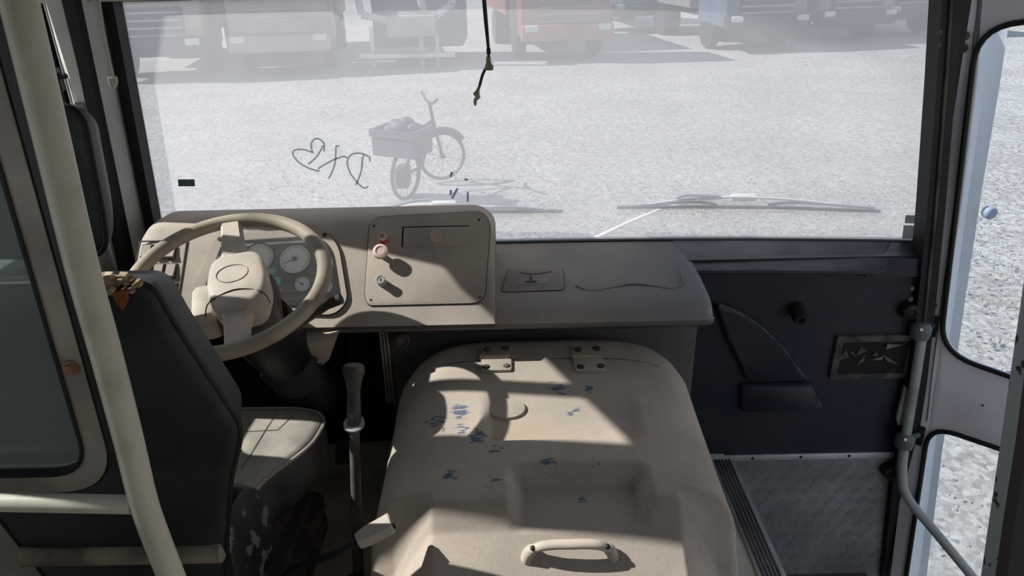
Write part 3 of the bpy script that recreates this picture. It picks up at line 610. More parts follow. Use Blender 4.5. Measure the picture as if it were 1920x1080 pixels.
def gauge(px, py, rp, needle=None, name='gauge'):
    x_, v_ = F(px, py, .004); R = rp / FPX * 1.93; f2 = frame(FW(x_, v_, .0015), (1, 0, 0), EV)
    a = MB(); a.lathe([(R * 1.12, 0), (R * 1.12, .004), (R * 1.02, .0045), (R, .002)], f2, 32); gb = a.obj(name, 'black', clp)
    a = MB(); a.lathe([(R, .001), (R, .0035), (.0, .0036)], f2, 32); gb2 = a.obj('gauge_face', 'gface', gb)
    # only three levels are allowed, so ticks and needle are siblings of the face
    a = MB()
    n = 24 if rp > 22 else 10
    for k in range(n + 1):
        t = math.radians(225 - 270 * k / n); L_ = .12 if k % 3 else .2
        c0 = f2 @ V((math.cos(t) * R * .93, math.sin(t) * R * .93, .0045)); c1 = f2 @ V((math.cos(t) * R * (.93 - L_), math.sin(t) * R * (.93 - L_), .0045)); a.tube([c0, c1], .0007, 4)
    o = a.obj('scale_marks', 'ink', gb); o['kind'] = 'stuff'
    if needle is not None:
        t = math.radians(needle); a = MB(); a.tube([f2 @ V((0, 0, .006)), f2 @ V((math.cos(t) * R * .8, math.sin(t) * R * .8, .006))], [.0018, .0006], 5); a.obj('needle', 'red', gb)
        a = MB(); a.lathe([(R * .16, .004), (R * .13, .009), (.001, .0095)], f2, 14); a.obj('needle_cap', 'ink', gb)
    return gb
gauge(485, 483, 27, 250); gauge(553, 486, 28, 205); gauge(567, 533, 14, 150, 'small_gauge'); gauge(614, 494, 13, 60, 'small_gauge'); gauge(612, 538, 12, 20, 'small_gauge'); gauge(412, 492, 13, 90, 'small_gauge')
x_, v_ = F(510, 509, .003); f2 = frame(FW(x_, v_, .002), (1, 0, 0), EV)
a = MB(); a.lathe([(.013, 0), (.013, .002), (.0, .0021)], f2, 24); em = a.obj('round_emblem', 'teal', clp)
a = MB()
for k in range(6):
    t = k * PI / 3; a.tube(smooth([f2 @ V((math.cos(t) * .002, math.sin(t) * .002, .003)), f2 @ V((math.cos(t + .5) * .005, math.sin(t + .5) * .005, .003)), f2 @ V((math.cos(t + .4) * .0085, math.sin(t + .4) * .0085, .003))], 3), .0007, 4)
a.obj('emblem_wheel', 'gface', em)
x0, v1 = F(501, 521); x1, v0 = F(527, 534); a = MB(); a.prism([(x0, v0), (x1, v0), (x1, v1), (x0, v1)], fd, .001, .0035); a.obj('cyan_plate', 'cyan', clp)
a = MB(); a.prism([tuple(p) for p in cl_in], fd, .0125, .0135); a.obj('cluster_glass', 'clear', dash)
# rocker switches left
x0, v1 = F(262, 452); x1, v0 = F(334, 568)
a = MB(); a.ringprism(rrect(x0, v0, x1, v1, .006), rrect(x0 + .003, v0 + .003, x1 - .003, v1 - .003, .004), fd, -.001, .003); a.obj('switch_bezel', 'dustdark', dash)
for cx in (274, 297, 320):
    for cy in (472, 508, 544):
        x_, v_ = F(cx, cy, .003); f2 = frame(FW(x_, v_, 0), (1, 0, 0), EV)
        a = MB(); a.prism(rrect(-.0145, -.023, .0145, .023, .002), f2, -.002, .003, .001); sw = a.obj('rocker_switch', 'ped', dash)
        a = MB(); a.loft([[f2 @ V((sx, -.018, .002)), f2 @ V((sx, -.017, .012)), f2 @ V((sx, -.002, .008)), f2 @ V((sx, .018, .006)), f2 @ V((sx, .019, .002))] for sx in (-.011, .011)]); a.obj('rocker', 'dust', sw)
# control panel
cp = roundpoly(fpoly([(694, 408), (905, 397), (920, 420), (908, 569), (690, 574), (684, 555)]), [.04, .025, .03, .035, .03, .02])
a = MB(); a.prism(cp, fd, -.002, .004, .0015); cpo = a.obj('control_panel', 'dust', dash); pline(cp, .0016, .0015)
def fbox(px0, py0, px1, py1, h0, h1, name, m, par, ):
    x0, v1 = F(px0, py0, h1); x1, v0 = F(px1, py1, h1); a = MB(); a.prism([(x0, v0), (x1, v0), (x1, v1), (x0, v1)], fd, h0, h1); return a.obj(name, m, par)
x0, v1 = F(757, 427, .004); x1, v0 = F(880, 462, .004)
a = MB(); a.prism([(x0, v0), (x1, v0), (x1, v1), (x0, v1)], fd, .003, .0052, .001); a.obj('radio_blank', 'dust', cpo)
a = MB(); a.prism([(x0 - .004, v0 + .002), (x0, v0 + .002), (x0, v1), (x1, v1), (x1, v1 + .003), (x0 - .004, v1 + .003)], fd, .0038, .0045); a.obj('blank_gap', 'groove', cpo)
x_, v_ = F(818, 443, .005); a = MB(); a.lathe([(.017, 0), (.017, .002), (.015, .0022), (.0145, .001), (.001, .0012)], frame(FW(x_, v_, .0045), (1, 0, 0), EV), 28); a.box(FW(x_, v_, .0065), (.016, .004, .001), rot=frame((0, 0, 0), (1, 0, 0), EV).to_3x3().to_4x4()); a.obj('round_badge', 'pink', cpo)
for px, py in ((701, 424), (898, 412), (900, 557), (695, 562)):
    x_, v_ = F(px, py, .004); a = MB(); a.lathe([(.003, 0), (.0025, .0015), (.001, .0008)], frame(FW(x_, v_, .004), (1, 0, 0), EV), 10); a.obj('screw', 'black', cpo)
def knob(px, py, prof, m, name, lab, m2=None, prof2=None):
    hh = prof[-1][1]; x_, v_ = F(px, py, hh); f2 = frame(FW(x_, v_, .004), (1, 0, 0), EV)
    if m2: a = MB(); a.lathe(prof2, f2, 24); o = a.obj(name, m2, dash); a = MB(); a.lathe(prof, f2, 24); a.obj('knob_cap', m, o)
    else: a = MB(); a.lathe(prof, f2, 24); o = a.obj(name, m, dash)
    o['label'] = lab; return o, f2
knob(717, 444, [(.0105, .020), (.0105, .027), (.009, .029), (.005, .029), (.005, .026), (.001, .026)], 'pink', 'warning_button', 'small faded red push button', 'pinkred', [(.011, 0), (.009, .004), (.009, .021)])
knob(713, 471, [(.010, .018), (.019, .022), (.0205, .028), (.019, .035), (.012, .037), (.0115, .035), (.001, .035)], 'pink', 'mushroom_knob', 'large faded pink mushroom pull knob', 'dustdark', [(.008, 0), (.008, .022)])
ko, f2 = knob(714, 525, [(.0115, 0), (.0115, .018), (.0125, .019), (.0125, .024), (.010, .025), (.009, .0235), (.001, .0235)], 'greyk', 'key_lock', 'grey ignition key lock')
a = MB(); a.prism([(-.001, -.004), (.001, -.004), (.001, .004), (-.001, .004)], f2, .0225, .0245); a.obj('key_slot', 'ink', ko)
# ashtray lid on the deck
od = V((0, 1.665, .818)); ed = V((0, 1.80 - 1.665, .845 - .818)).normalized(); fk = frame(od, (1, 0, 0), ed); nk = V((fk[0][2], fk[1][2], fk[2][2]))
def D(px, py, h=0): q = PP(px, py, od + nk * h, nk); return (q.x, (q - od).dot(ed))
ap = roundpoly([D(*p) for p in ((952, 506), (1055, 502), (1058, 545), (940, 549))], .012)
a = MB(); a.prism(ap, fk, -.003, .003, .001); ash = a.obj('ashtray_lid', 'dash', dash)
a = MB(); a.tube([fk @ V((p[0], p[1], .001)) for p in ap], .0014, 6, closed=True); a.obj('gap', 'groove', ash)
ap = [D(*p) for p in ((972, 528), (1028, 524), (1026, 534), (971, 537))]
a = MB(); a.prism(ap, fk, .002, .0045, .001); a.obj('sliding_catch', 'dash', ash)
a = MB(); pts = [D(*p) for p in ((984, 533), (1006, 532), (1006, 529), (984, 530))]; a.prism(pts, fk, .004, .0055); pts = [D(*p) for p in ((992, 530), (998, 530), (997, 521), (994, 521))]; a.prism(pts, fk, .004, .0055); a.obj('catch_mark', 'black', ash)
a = MB(); a.tube(smooth([fk @ V((*D(*p), .003)) for p in ((975, 513), (1000, 516), (1035, 511))], 5), .0015, 6); a.obj('thumb_groove', 'dustdark', ash)
# moulded wave line
a = MB(); a.tube(smooth([fk @ V((*D(*p), .0)) for p in ((1080, 536), (1110, 545), (1150, 538), (1185, 532), (1225, 536), (1260, 541), (1280, 530), (1274, 508), (1272, 492))], 6), .0028, 8); a.obj('moulded_wave', 'dash', dash)
# things under the dash by the pedestal
q = P(726, 655, Y=1.735); sp = MB()
for i in range(3): sp.box((q.x - .014 + i * .009, 1.735, q.z - .05), (.006, .01, .25), bev=.001)
tag(sp.obj('metal_edge', 'alu'), 'ribbed metal edging strip below the dashboard left of the engine cover', 'edging')
q = P(752, 636, Y=1.70); a = MB(); a.lathe([(.012, -.05), (.012, 0), (.020, .004), (.020, .022), (.014, .028), (.012, .022), (.001, .022)], frame(q, (1, .3, 0), (0, .3, 1)), 18); tag(a.obj('stop_knob', 'dustdark'), 'dark round pull knob under the dashboard at the cover corner', 'knob')

# ============================================================ STEERING
WC = P(426, 527, Y=1.46); e_ = math.radians(70)
NW = V((0, -math.cos(e_), math.sin(e_))); EY = V((0, math.sin(e_), math.cos(e_)))
# small sideways cant of the wheel
f_w = frame(WC, (1, .0, .0), EY)
RW = 180 / FPX * (WC - CAM).dot(Fw)
sw = thing('steering_wheel', tuple(WC), 'large two-spoke steering wheel coated in beige dust', 'steering wheel')
a = MB(); a.tube([f_w @ V((RW * math.cos(2 * PI * k / 64), RW * math.sin(2 * PI * k / 64), 0)) for k in range(64)], .0165, 14, closed=True); a.obj('rim', 'wheel', sw)
_a = f_w.inverted() @ PP(438, 412, WC, NW); _b = f_w.inverted() @ PP(449, 634, WC, NW)
f_rim = f_w; f_w = f_w @ Matrix.Translation((_a.x * .5 + _b.x * .5, 0, 0)) @ Matrix.Rotation(math.atan2(_a.y - _b.y, _a.x - _b.x) - PI / 2, 4, 'Z')
def spoke(sg):
    rings = []
    for v, wd, h, th in ((.04, .040, -.030, .018), (.07, .036, -.026, .016), (.10, .029, -.018, .014), (.14, .026, -.010, .012), (.18, .024, -.004, .011), (RW, .024, 0, .010)):
        rings.append([f_w @ V((x_, sg * v, h + z_)) for x_, z_ in ((-wd, -th), (-wd, th * .4), (-wd * .75, th), (wd * .75, th), (wd, th * .4), (wd, -th))])
    return MB().loft(rings)
spoke(1).obj('spoke', 'hubm', sw); spoke(-1).obj('spoke', 'hubm', sw)
hub = MB(); rings = []
for h, s in ((-.085, .8), (-.06, .95), (-.02, 1.0), (0.0, .98), (.008, .92), (.012, .80)):
    rings.append([f_w @ V((p[0] * s * 1.02 + .008, p[1] * s * 1.10 + .006, h)) for p in roundpoly([(-.05, -.085), (.05, -.085), (.068, -.02), (.055, .075), (-.055, .075), (-.068, -.02)], .035, 4)])
hub.loft(rings); hb_ = hub.obj('hub', 'hubm', sw)
a = MB(); a.tube([f_w @ V((.034 * math.cos(t * PI / 16), .012 + .028 * math.sin(t * PI / 16), .0125)) for t in range(32)], .0012, 6, closed=True); a.obj('horn_ring', 'wheel', hb_)
a = MB(); a.tube(smooth([f_w @ V(p) for p in ((-.062, -.088, -.006), (-.050, -.062, .0085), (.005, -.044, .0135), (.058, -.062, .0085), (.072, -.088, -.006))], 6), .0013, 6); a.obj('hub_seam', 'groove', hb_)
AX = -NW
col = thing('steering_column', (WC.x, WC.y + .3, FZ), 'dark steering column with rubber boot below the wheel', 'steering column')
fc = frame(WC + AX * .09, (1, 0, 0), EY)
a = MB(); a.box(WC + AX * .12 + V((.015, .03, 0)), (.13, .15, .11), rot=f_w.to_3x3().to_4x4(), bev=.02); a.obj('column_shroud', 'dustdark', col)
a = MB(); a.box(WC + AX * .10 + V((-.075, .0, .0)), (.05, .10, .09), rot=f_w.to_3x3().to_4x4(), bev=.012); a.obj('switch_housing', 'hubm', col)
AX2 = V((.10, .50, -.86)).normalized(); base = WC + AX * .15 + V((.02, .03, 0)); fb = frame(base, (1, 0, 0), AX2.cross(V((1, 0, 0))))
prof = [(.075, .0), (.082, .05), (.078, .12), (.07, .18)]
fb2 = frame(base, AX2.cross(V((0, 1, 0))).normalized(), AX2.cross(AX2.cross(V((0, 1, 0)))).normalized())
if (V((fb2[0][2], fb2[1][2], fb2[2][2]))).dot(AX2) < 0: fb2 = frame(base, AX2.cross(V((0, 1, 0))).normalized(), -AX2.cross(AX2.cross(V((0, 1, 0)))).normalized())
a = MB(); a.lathe(prof, fb2, 24); a.obj('column_tube', 'black', col)
a = MB(); pr = []
for i in range(7): pr += [(.070 - i * .002, .18 + i * .035), (.082 - i * .002, .195 + i * .035)]
a.lathe(pr, fb2, 24); a.obj('rubber_boot', 'black', col)
a = MB(); a.tube([WC + AX * .09 + V((.04, .02, 0)), P(560, 610, Y=1.60), P(620, 568, Y=1.62)], [.012, .010, .011], 10); a.tube([P(620, 568, Y=1.62), P(640, 560, Y=1.62)], .014, 10); a.obj('indicator_stalk', 'dustdark', col)
# ============================================================ ENGINE COVER
XC, HW, NE = .080, .402, 6.0
def zt(Y):
    K = [(.70, .42), (.95, .47), (1.04, .535), (1.118, .584), (1.146, .625), (1.158, .634), (1.33, .652), (1.6, .692), (1.68, .704), (1.70, .700), (1.712, .68)]
    if Y <= K[0][0]: return K[0][1]
    for (y0, z0), (y1, z1) in zip(K, K[1:]):
        if Y <= y1: t = (Y - y0) / (y1 - y0); return z0 + (z1 - z0) * t
    return K[-1][1]
def hw(Y):
    c = 1.60; R_ = .10
    b = HW + .02 * max(0, (1.5 - Y)) * .5
    return b if Y <= c else b - R_ + math.sqrt(max(R_ ** 2 - (Y - c) ** 2, 1e-5))
def sb(v, a, b, s): 
    f = lambda t: max(0, min(1, t)); g1 = f((v - a) / s + .5); g2 = f((b - v) / s + .5); q = min(g1, g2); return q * q * (3 - 2 * q)
def top_z(x, Y):
    dx = abs(x - XC) / hw(Y)
    if dx >= 1: return FZ
    z0 = zt(Y); z = FZ + (z0 - FZ) * (1 - dx ** NE) ** (1 / NE)
    # shallow tray
    m1 = sb(x, -.065, .285, .03) * sb(Y, 1.335, 1.9, .016); z -= .020 * m1 * max(0, min(1, (1.50 - Y) / .15))
    ex_ = max(0, abs(x - XC) - .255); z -= min(.5 * (z - FZ), ex_ * 1.25 + 3 * ex_ ** 2) * max(0, min(1, (1.19 - Y) / .05))
    # hand-grip recess
    fl = .598 - .16 * (1.22 - Y); wdn = max(0, 1.16 - Y) * .35
    m2 = sb(x, -.005, .272 - wdn, .035) * sb(Y, -1, 1.243, .035)
    if z > fl: z += (fl - z) * m2
    return z
def cover_hit(px, py):
    d = ray(px, py); t = 1.0
    for _ in range(1100):
        p = CAM + d * t
        if 0.7 < p.y < 1.712 and top_z(p.x, p.y) >= p.z: return p
        t += .0015
    return None
SCUFFS = [(862, 770, .055, .42), (815, 790, .05, .40), (900, 820, .06, .42), (925, 845, .035, .38), (865, 805, .05, .35), (1025, 868, .05, .38), (1045, 728, .05, .36), (1105, 728, .03, .38), (1070, 770, .055, .34), (1120, 872, .02, .38), (1093, 940, .022, .40), (925, 900, .04, .34), (845, 890, .04, .32)]
M['cover'] = cover_mat()
ec = thing('engine_cover', (XC, 1.25, FZ), 'beige dusty hinged engine cover between the driver seat and the step', 'engine cover')
ys = [.70 + (1.10 - .70) * i / 40 for i in range(40)] + [1.10 + .30 * i / 75 for i in range(75)] + [1.40 + .30 * i / 50 for i in range(50)] + [1.70 + .012 * i / 4 for i in range(5)]
def xrow(Y):
    h = hw(Y); r_ = []
    core = [XC + h * (-.86 + 1.72 * i / 110) for i in range(111)]
    zc_ = top_z(core[0], Y); zlo = FZ
    def xs_at(zf):   # invert superellipse
        z0 = zt(Y); q = max(0, min(1, (zf - FZ) / (z0 - FZ))); return h * (1 - q ** NE) ** (1 / NE)
    z0s = FZ + (zt(Y) - FZ) * (1 - .86 ** NE) ** (1 / NE)
    ks = (zc_ - FZ) / (z0s - FZ); side = [(xs_at(FZ + (z0s - FZ) * i / 14), FZ + (z0s - FZ) * ks * i / 14) for i in range(14)]
    fl = 1 + 0
    def flare(z): return .018 * max(0, (.45 - z) / .3)
    L_ = [(XC - x - flare(z), Y, z) for x, z in side]; R_ = [(XC + x + flare(z), Y, z) for x, z in reversed(side)]
    return L_ + [(x, Y, top_z(x, Y)) for x in core] + R_
rows = [xrow(y) for y in ys]
a = MB(); a.loft(rows, closed=False)
fr_ = [[(p[0], ys[0], FZ) for p in rows[0]], rows[0]]; a.loft(fr_, closed=False); a.loft([rows[-1], [(p[0], ys[-1], FZ) for p in rows[-1]]], closed=False)
a.obj('cover_shell', 'cover', ec, ang=70)
a = MB(); a.tube(smooth([cover_hit(*p) - V((0, 0, .0008)) for p in [q9 for q9 in ((733, 800), (742, 760), (760, 725), (790, 698), (840, 683), (905, 676), (1000, 673), (1100, 672), (1180, 675), (1235, 687), (1270, 706), (1295, 740), (1308, 775), (1322, 820)) if cover_hit(*q9)]], 8), .0017, 6); a.obj('lid_seam', 'groove', ec)
def surf_frame(px, py):
    p = cover_hit(px, py); h = .01; n = V((-(top_z(p.x + h, p.y) - top_z(p.x - h, p.y)) / (2 * h), -(top_z(p.x, p.y + h) - top_z(p.x, p.y - h)) / (2 * h), 1)).normalized()
    ex = V((1, 0, 0)); ey = n.cross(ex); return frame(p, ex, ey)
for cx in (930, 1103):
    f2 = surf_frame(cx, 674)
    a = MB(); a.prism(rrect(-.040, .006, .038, .050, .008), f2, -.004, .006, .001); hg = a.obj('hinge', 'cover', ec)
    a = MB(); a.prism(rrect(-.038, -.052, .040, -.004, .008), f2, -.003, .008, .001); a.obj('hinge_leaf', 'cover', hg)
    a = MB(); a.tube([f2 @ V((-.042, .002, .008)), f2 @ V((.034, .002, .008))], .008, 12); a.tube([f2 @ V((.034, .002, .008)), f2 @ V((.052, .0, .006))], .003, 8); a.obj('hinge_barrel', 'wheel', hg)
    for bx, by in ((-.024, .034), (.026, .036), (-.024, -.038), (.028, -.036)):
        a = MB(); a.lathe([(.010, .006), (.010, .008), (.006, .0085), (.0055, .012), (.001, .0125)], frame(f2 @ V((bx, by, 0)), (1, 0, 0), f2.to_3x3() @ V((0, 1, 0))), 12); a.obj('bolt', 'dustdark', hg)
f2 = surf_frame(951, 768); a = MB(); a.prism([(.043 * math.cos(t * PI / 20), .030 * math.sin(t * PI / 20)) for t in range(40)], f2, -.002, .007, .0012); pl = a.obj('oval_plate', 'cover', ec)
for s in (-1, 1): a = MB(); a.lathe([(.003, .004), (.003, .0055), (.001, .006)], frame(f2 @ V((s * .034, 0, 0)), (1, 0, 0), f2.to_3x3() @ V((0, 1, 0))), 8); a.obj('rivet', 'dustdark', pl)
# grab handle in the recess
hp = [cover_hit(990, 1045), cover_hit(1146, 1042)]; ha, hb2 = hp
mid_up = V((0, -.012, .045))
a = MB(); path = smooth([ha - V((.004, 0, .004)), ha + V((.004, -.002, .018)), ha + V((.024, -.008, .036)), ha + V((.05, -.010, .042)), (ha + hb2) / 2 + V((0, -.011, .043)), hb2 + V((-.05, -.010, .042)), hb2 + V((-.024, -.008, .036)), hb2 + V((-.004, -.002, .018)), hb2 + V((.004, 0, -.004))], 6)
a.tube(path, [.0145 if (i < 8 or i > len(path) - 9) else .0105 for i in range(len(path))], 12, flat=.8); hd = a.obj('grab_handle', 'hubm', ec); hd['label'] = 'beige plastic grab handle'
for p, s in ((ha, 1), (hb2, -1)):
    a = MB(); a.ell(p + V((s * .010, -.010, .034)), (.006, .006, .005), 10); a.obj('screw_hole', 'black', hd)

# ============================================================ DRIVER SEAT
ds = thing('driver_seat', (-.72, 1.25, FZ), 'black vinyl driver seat with torn backrest and dusty cushion', 'seat')
def slab(outline, fr, t, inset, m, name, par, puff=.012):
    """padded panel: rounded outline in frame xy, thickness t, softened edges on both faces"""
    cx = sum(p[0] for p in outline) / len(outline); cy = sum(p[1] for p in outline) / len(outline); rings = []
    for s, h in ((0.0, 0.004), (.5, .004), (.85, .003), (.975, -.001), (1, -.008), (.97, -.03), (.89, t + .02), (.80, t), (.5, t - .01), (.0, t - .01)):
        s2 = max(s, .002); rings.append([fr @ V((cx + (p[0] - cx) * s2, cy + (p[1] - cy) * s2, h)) for p in outline])
    a = MB(); a.loft(rings); return a.obj(name, m, par, ang=60)
# backrest: rear face plane through points, leaning back slightly
SY = .97
b0 = V((0, SY + .14, .40)); bup = V((0, -.165, .78)).normalized(); fs = frame(b0, (1, 0, 0), bup)    # local z -> towards camera
nS = V((fs[0][2], fs[1][2], fs[2][2]))
def S(px, py): q = PP(px, py, b0, nS); return (q.x, (q - b0).dot(bup))
sr = [S(*p) for p in ((195, 534), (262, 533), (290, 548), (326, 612), (410, 740), (450, 800), (449, 830), (432, 900), (425, 1000), (418, 1075))]
xl_ = -.985
ol = [(-1 * .0 + xl_, sr[-1][1]), ] ; ol = [(xl_ + .02, sr[-1][1] - .03), (sr[-1][0], sr[-1][1] - .03)] + sr[::-1] + [(xl_ + .10, sr[0][1] + .0), (xl_ + .04, sr[0][1] - .02), (xl_, sr[0][1] - .12)]
ol = roundpoly(ol, .02, 3)
slab(ol, fs, -.10, 0, 'vinyl', 'backrest', ds, puff=-.004)
bk_ = [o for o in ds.children if o.name.startswith('backrest')][0]
a = MB(); a.tube([fs @ V((p[0], p[1], -.006)) for p in ol], .0045, 8, closed=True); a.obj('backrest_piping', 'black', bk_)
# torn corner
tc_ = S(215, 535); a = MB(); random.seed(5)
for k in range(34):
    x_ = tc_[0] + random.uniform(-.045, .04); y_ = tc_[1] + random.uniform(-.006, .022) - abs(x_ - tc_[0]) * .1
    pl = []; r0 = random.uniform(.006, .016); a0 = random.random() * 6
    for kk in range(6): rr = r0 * random.uniform(.4, 1.2); pl.append((x_ + rr * math.cos(a0 + kk * 1.047), y_ + rr * .6 * math.sin(a0 + kk * 1.047)))
    h0 = random.uniform(.0, .008); c8 = fs @ V((x_, y_, h0 + .008)); lo8 = [fs @ V((p[0], p[1], h0 - .004)) for p in pl]; up8 = [fs @ V((p[0] * .8 + x_ * .2, p[1] * .8 + y_ * .2, h0 + random.uniform(.001, .008))) for p in pl]
    a.loft([lo8, up8])
tf = a.obj('torn_foam', 'foam', ds); tf['label'] = 'torn top corner with beige foam showing'
a = MB(); pts = [S(*p) for p in ((212, 545), (238, 537), (243, 560), (234, 578), (222, 566))]; a.prism(pts, fs, .001, .006); a.obj('rust_brown_foam', 'rust', tf)
# lower rear roll
q = S(200, 1035); a = MB(); a.tube([fs @ V((xl_ + .02, q[1], .004)), fs @ V((S(418, 1030)[0] - .0, q[1], .004))], .022, 12); a.obj('backrest_lower_roll', mat('dusty_roll', (.30, .26, .20), .7, col2=(.12, .105, .085), vs_=9), ds)
# cushion
ZC = .56
cpts = [P(*p, Z=ZC) for p in ((440, 765), (560, 764), (600, 772), (609, 790), (585, 830), (550, 858), (505, 888), (470, 925), (452, 960))]
cb = [(p.x, p.y) for p in cpts]
oc = [(-.98, cb[0][1] - .04), (-.95, cb[0][1] + .0)] + cb + [(-.60, 1.10), (-.98, 1.10)]
oc = roundpoly(oc, .03, 3); fcu = Matrix.Identity(4)
cxm = sum(p[0] for p in oc) / len(oc); cym = sum(p[1] for p in oc) / len(oc)
def cring(s, z, sh=0): return [(cxm + (p[0] - cxm) * s, cym + (p[1] - cym) * s + sh, z) for p in oc]
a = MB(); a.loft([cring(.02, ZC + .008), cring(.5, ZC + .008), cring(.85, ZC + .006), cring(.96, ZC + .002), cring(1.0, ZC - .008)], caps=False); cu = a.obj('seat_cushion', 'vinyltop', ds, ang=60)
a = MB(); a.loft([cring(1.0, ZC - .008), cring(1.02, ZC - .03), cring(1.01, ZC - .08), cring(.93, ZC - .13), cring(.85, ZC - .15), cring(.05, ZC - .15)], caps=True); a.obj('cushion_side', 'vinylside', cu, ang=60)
a = MB(); a.tube([V(p) for p in cring(1.005, ZC - .004)], .005, 8, closed=True); a.obj('cushion_piping', 'vinyltop', cu)
a = MB(); a.tube([P(520, 770, Z=ZC + .009), P(452, 880, Z=ZC + .010)], .0008, 6); a.tube([P(440, 810, Z=ZC + .0095), P(520, 806, Z=ZC + .0095), P(548, 780, Z=ZC + .008)], .0008, 6); a.obj('cushion_seam', 'vinylside', cu)
# headrest
hy = 1.02
hp2 = [P(x, y, Y=hy) for x, y in ((60, 198), (130, 198), (158, 225), (172, 300), (192, 400), (199, 455), (186, 478), (150, 484))]
fh = frame((0, hy, 0), (1, 0, 0), (0, 0, 1)); oh = [(p.x, p.z) for p in hp2]; oh = [(-.93, oh[-1][1] + .01), ] + oh[::-1] + [(-.90, oh[0][1]), (-.95, oh[0][1] - .05)]
oh = roundpoly(oh, .02, 3)
hm = mat('headrest_grey', (.035, .042, .043), .6, col2=(.06, .068, .066), vs_=6, bump=.2, bs=500)
hr = slab(oh, fh, -.07, 0, hm, 'headrest', ds, puff=-.004)
a = MB(); a.tube([fh @ V((p[0], p[1], -.002)) for p in oh], .0045, 8, closed=True); a.obj('headrest_piping', 'black', hr)
a = MB()
for x_ in (-.70, -.87): a = MB(); a.tube([(x_, hy + .03, 1.21), (x_ , SY + .03, 1.10)], .011, 8); a.obj('headrest_post', 'black', ds)
# recliner cover
f2 = frame(P(462, 975, Y=1.13), (0, 1, 0), (0, 0, 1)); qx = P(462, 975, Y=1.13)
M['scuffed'] = mat('scuffed_plastic', (.012, .012, .014), .5, col2=(.13, .13, .135), lo=.57, hi=.61, vs_=40, stretch=(1, 1, .6))
f3 = frame(qx, (.45, .9, 0), (0, 0, 1))
a = MB(); a.prism(roundpoly([(-.055, -.16), (.045, -.16), (.06, -.05), (.05, .045), (.0, .085), (-.045, .05), (-.06, -.05)], .035, 4), f3, -.03, .006, .008, 2); a.obj('recliner_cover', 'scuffed', ds)
a = MB(); a.box((-.72, 1.33, FZ + .13), (.34, .36, .26), bev=.03); a.obj('seat_pedestal', 'dustdark', ds)
a = MB()
for i in range(4): a.prism(rrect(-.93 + .03 * (i % 2), 1.14, -.50 - .03 * (i % 2), 1.50, .04), Matrix.Identity(4), .28 + i * .03, .31 + i * .03)
a.obj('suspension_bellows', 'dustdark', ds)
# seat belt buckle
bc = P(706, 994, Z=.63); bt = thing('seat_belt_buckle', tuple(P(560, 1068, Z=.40)), 'seat belt buckle on a dark stalk beside the driver seat', 'buckle')
dB = (P(740, 975, Z=.64) - P(672, 1012, Z=.62)).normalized(); fB = frame(bc, dB, V((0, 0, 1)).cross(dB))
a = MB(); a.prism(roundpoly([(-.042, -.012), (-.02, -.018), (.030, -.020), (.034, .020), (-.02, .018), (-.042, .012)], .005), fB, -.012, .010, .004); a.obj('buckle_body', 'hubm', bt)
a = MB(); a.prism(rrect(-.002, -.013, .004, .013, .001), frame(bc + dB * .032, dB, V((0, 0, 1)).cross(dB)), -.008, .008); a.obj('buckle_slot', 'black', bt)
a = MB(); a.tube(smooth([bc - dB * .04, P(625, 1040, Z=.57), P(570, 1058, Z=.49), P(530, 1085, Z=.41), V((-.48, 1.16, .32))], 5), .010, 8, flat=.6); a.obj('buckle_stalk', 'black', bt)
# gear lever
gt = P(663, 684, Y=1.46); gm = P(664, 795, Y=1.42); gb = P(672, 1075, Y=1.37); gl = thing('gear_lever', (gb.x, gb.y - .02, FZ), 'tall gear lever with pear-shaped knob beside the engine cover', 'gear lever')
dG = (gm - gt).normalized(); 
a = MB(); L_ = (gm - gt).length; a.tube([gt + dG * L_ * s for s in (-.02, .0, .05, .12, .25, .45, .7, 1.0)], [.006, .021, .026, .026, .020, .015, .0165, .017], 16); a.obj('knob', mat('lever_knob', (.05, .045, .04), .6, col2=(.10, .085, .07), vs_=20), gl)
a = MB(); a.lathe([(.018, -.004), (.025, -.002), (.025, .004), (.018, .006)], frame(gm, (1, 0, 0), V((0, .9, .3))), 18); a.obj('collar', 'paint2', gl)
a = MB(); a.tube([gm, gb, V((gb.x, gb.y - .05, FZ))], [.0125, .0145, .016], 12); a.obj('shaft', 'dustdark', gl)
a = MB(); a.lathe([(.07, 0), (.055, .03), (.04, .05), (.025, .09)], frame((gb.x, gb.y - .05, FZ), (1, 0, 0), (0, 1, 0)), 20); a.obj('gaiter', 'black', gl)
# pedals in the dark footwell
for i, (x_, nm, lb) in enumerate(((-.62, 'clutch_pedal', 'leftmost pedal in the dark footwell under the wheel'), (-.50, 'brake_pedal', 'pedal just left of the gear lever in the dark footwell'))):
    t = thing(nm, (x_, 1.85, FZ), lb, 'pedal')
    a = MB(); a.box((x_, 1.74, FZ + .16), (.07, .02, .07), rot=Euler((-.6, 0, 0)), bev=.006); a.obj('pedal_pad', 'dustdark', t)
    a = MB(); a.tube([(x_, 1.76, FZ + .15), (x_, 1.88, FZ + .30), (x_, 1.95, FZ + .45)], .010, 8); a.obj('pedal_arm', 'black', t)

